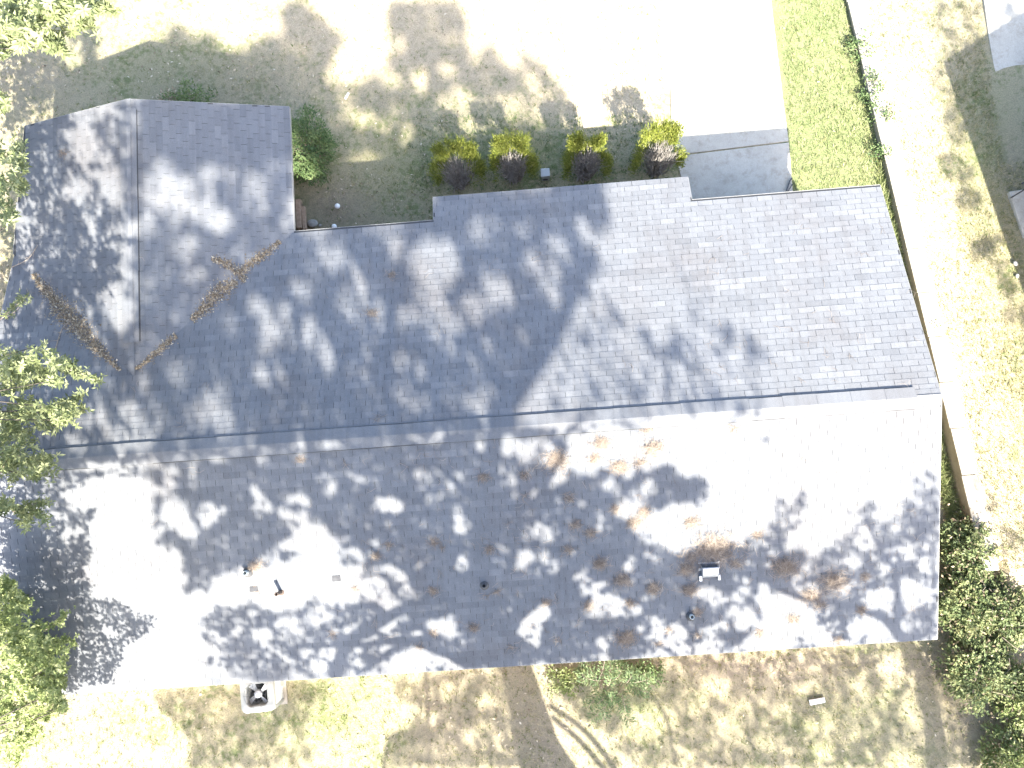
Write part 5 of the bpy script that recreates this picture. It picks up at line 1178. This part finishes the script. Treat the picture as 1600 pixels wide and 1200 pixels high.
def drift(path, n, label):
    """leaves gathered in a valley; path of (u, v, half width)"""
    P, Nn = [], []
    seg = [math.dist(path[i][:2], path[i + 1][:2]) * (path[i][2] + path[i + 1][2]) for i in range(len(path) - 1)]; tot = sum(seg)
    for i, s in enumerate(seg):
        for _ in range(int(n * s / tot)):
            t = r.random(); u = path[i][0] * (1 - t) + path[i + 1][0] * t; v = path[i][1] * (1 - t) + path[i + 1][1] * t; h = path[i][2] * (1 - t) + path[i + 1][2] * t
            d = np.array([path[i + 1][0] - path[i][0], path[i + 1][1] - path[i][1]], float); d /= np.linalg.norm(d); k = r.normal() * .62 * h
            k = max(-1.9 * h, min(1.9 * h, k)); P.append((u - d[1] * k, v + d[0] * k, abs(k) / h))
    P = np.array(P); W = on_surface(P[:, 0], P[:, 1]); W[:, 2] += .012 + .035 * np.clip(1 - P[:, 2], 0, 1) * r.random(len(W))
    nv = np.array([0, 0, 1.0]) + r.normal(size=(len(W), 3)) * .45; c = W.mean(0)
    L = r.uniform(.03, .075, len(W)); o = quad_leaves('leaf_drift', W - c, L, L * r.uniform(.25, .55, len(W)), 'litter', None, nv, np.clip(.42 + .27 * r.normal(size=len(W)), 0, 1)); o.location = tuple(map(float, c))
    tag(o, label, 'leaves', 'leaf drifts in the roof valleys')
drift([(438, 378, 4), (415, 396, 9), (392, 412, 9), (375, 428, 8)], 900, 'leaf drift at the top of the right valley beside the front eave')
drift([(332, 403, 6), (352, 412, 9), (372, 424, 11), (384, 440, 6)], 650, 'short leaf drift branching off the right valley')
drift([(372, 442, 5), (352, 448, 15), (332, 466, 12), (312, 490, 9), (300, 500, 6)], 1600, 'pale leaf drift midway down the right valley')
drift([(276, 524, 6), (252, 545, 7), (230, 565, 5), (213, 577, 3)], 650, 'thin leaf drift near the foot of the right valley')
drift([(53, 428, 4), (62, 442, 10), (80, 462, 10), (96, 486, 19), (120, 506, 19), (140, 530, 14), (156, 548, 11), (172, 562, 6), (189, 579, 3)], 3400, 'long brown leaf drift filling the left valley')
for k, (pts, lab) in enumerate(([((8, 500), (30, 482), (46, 458)), 'fallen twig with a yellow leaf lying by the left rake'], [((88, 545), (98, 515), (112, 500)), 'bare fallen twig beside the leaf drift in the left valley'], [((20, 418), (45, 405), (60, 384)), 'thin bare twig on the left slope of the wing'])):
    W = on_surface([p[0] for p in pts], [p[1] for p in pts]) + np.array([0, 0, .03]); c = W.mean(0); mb = MB(); pa, ra = smooth_path(list(W - c), [.011, .008, .004], 5); mb.tube(pa, ra, 6)
    for q in range(5):
        b = np.array(pa[2 + 2 * q % len(pa)]); d = r.normal(size=3) * np.array([.12, .12, .01]); mb.tube([b, b + d * .6, b + d], [.005, .004, .002], 4)
    o = mb.build('fallen_twig', 'twig'); o.location = tuple(map(float, c)); tag(o, lab, 'twig')

# ------------------------------------------------------------------ fallen leaves and grass on the ground
def scatter(n, box):
    return r.uniform(box[0], box[2], n), r.uniform(box[1], box[3], n)
u, v = scatter(16000, (-40, -40, 1640, 1240)); w_ = .10 + .9 * blob(u, v, 300, 110, 260, 60) + .9 * blob(u, v, 540, 320, 90, 50) + .6 * blob(u, v, 30, 130, 100, 90) + .5 * blob(u, v, 750, 1120, 140, 90) + .3 * blob(u, v, 1200, 1080, 300, 60) + .8 * blob(u, v, 0, 430, 30, 100) + .25 * blob(u, v, 560, 180, 150, 100)
m_ = r.random(len(u)) < w_; u, v = u[m_], v[m_]
W = at(u, v, 0.0); inside = z_surf(W[:, 0], W[:, 1]) > .5; onroad = ((W[:, 0] > 8.7) & (W[:, 0] < 11.5) & (W[:, 1] > 4)) | (W[:, 0] > wall_x(W[:, 1]) - .1); W = W[~(inside | onroad)]; W[:, 2] += .02 + .02 * r.random(len(W))
L = r.uniform(.035, .09, len(W)); kind(quad_leaves('fallen_leaves', W, L, L * r.uniform(.3, .6, len(W)), 'litter', None, np.array([0, 0, 1.0]) + r.normal(size=(len(W), 3)) * .4, np.clip(.62 + .33 * r.normal(size=len(W)), 0, 1)), 'stuff')
def grass(name, n, box, dens, zfun, lim, hmin, hmax, mat='drygrass', bias=0.0):
    u, v = scatter(n, box); m_ = r.random(n) < dens(u, v); u, v = u[m_], v[m_]; W = at(u, v, .0 if zfun is None else .42)
    W = W[lim(W)]; W[:, 2] = 0.0 if zfun is None else zfun(W[:, 1]) - .035
    n = len(W); k = 3
    W = np.repeat(W, k, 0) + np.concatenate([r.normal(size=(n * k, 2)) * .022, np.zeros((n * k, 1))], 1)
    h = r.uniform(hmin, hmax, n * k); a = r.uniform(0, 6.28, n * k); ln = r.uniform(.3, 1.3, n * k)
    tip = W + np.stack([np.cos(a) * h * ln, np.sin(a) * h * ln, h], -1); s = np.stack([-np.sin(a), np.cos(a), 0 * a], -1) * .0075
    V = np.stack([W - s, W + s, tip], 1).reshape(-1, 3); F = np.arange(n * k * 3).reshape(-1, 3)
    t = np.clip(np.repeat(.48 + .36 * r.normal(size=n), k) + bias + .1 * r.normal(size=n * k), 0, 1)
    return kind(mesh_obj(name, V, F, mat, None, t), 'stuff')
def lawn_lim(W): return ~((z_surf(W[:, 0], W[:, 1]) > .5) | ((W[:, 0] > 8.66) & (W[:, 0] < 11.48) & (W[:, 1] > 4)) | (W[:, 0] > wall_x(W[:, 1]) - .02) & (W[:, 1] > WALL_Y0 - .2) | in_poly(W[:, 0], W[:, 1], w))
grass('grass', 52000, (-40, -40, 1560, 1240), lambda u, v: .35 + .3 * blob(u, v, 820, 240, 220, 60) + .3 * blob(u, v, 600, 300, 120, 60) + .45 * (u > 1225) * (v < 700) + .25 * (v > 1000), None, lawn_lim, .03, .08)
grass('side_grass', 9000, (1225, -20, 1480, 760), lambda u, v: .8 + 0 * u, None, lambda W: lawn_lim(W) & (W[:, 0] > 11.5), .03, .085, 'bright', -.05)
grass('wall_foot_grass', 11000, (1370, 250, 1500, 860), lambda u, v: 1.0 + 0 * u, None, lambda W: lawn_lim(W) & (W[:, 0] > wall_x(W[:, 1]) - .32), .08, .24, 'bright', .05)
grass('neighbor_grass', 30000, (1340, -40, 1640, 900), lambda u, v: .5 + .35 * (u > 1500), wall_z, lambda W: (W[:, 0] > wall_x(W[:, 1]) + .42) & (W[:, 1] > WALL_Y0) & ~((W[:, 0] > 16.3) & (W[:, 1] > 5.6)), .02, .06, bias=.22)
grass('shade_weed', 2600, (640, 180, 1060, 300), lambda u, v: .5 + 0 * u, None, lawn_lim, .03, .09, 'bush')
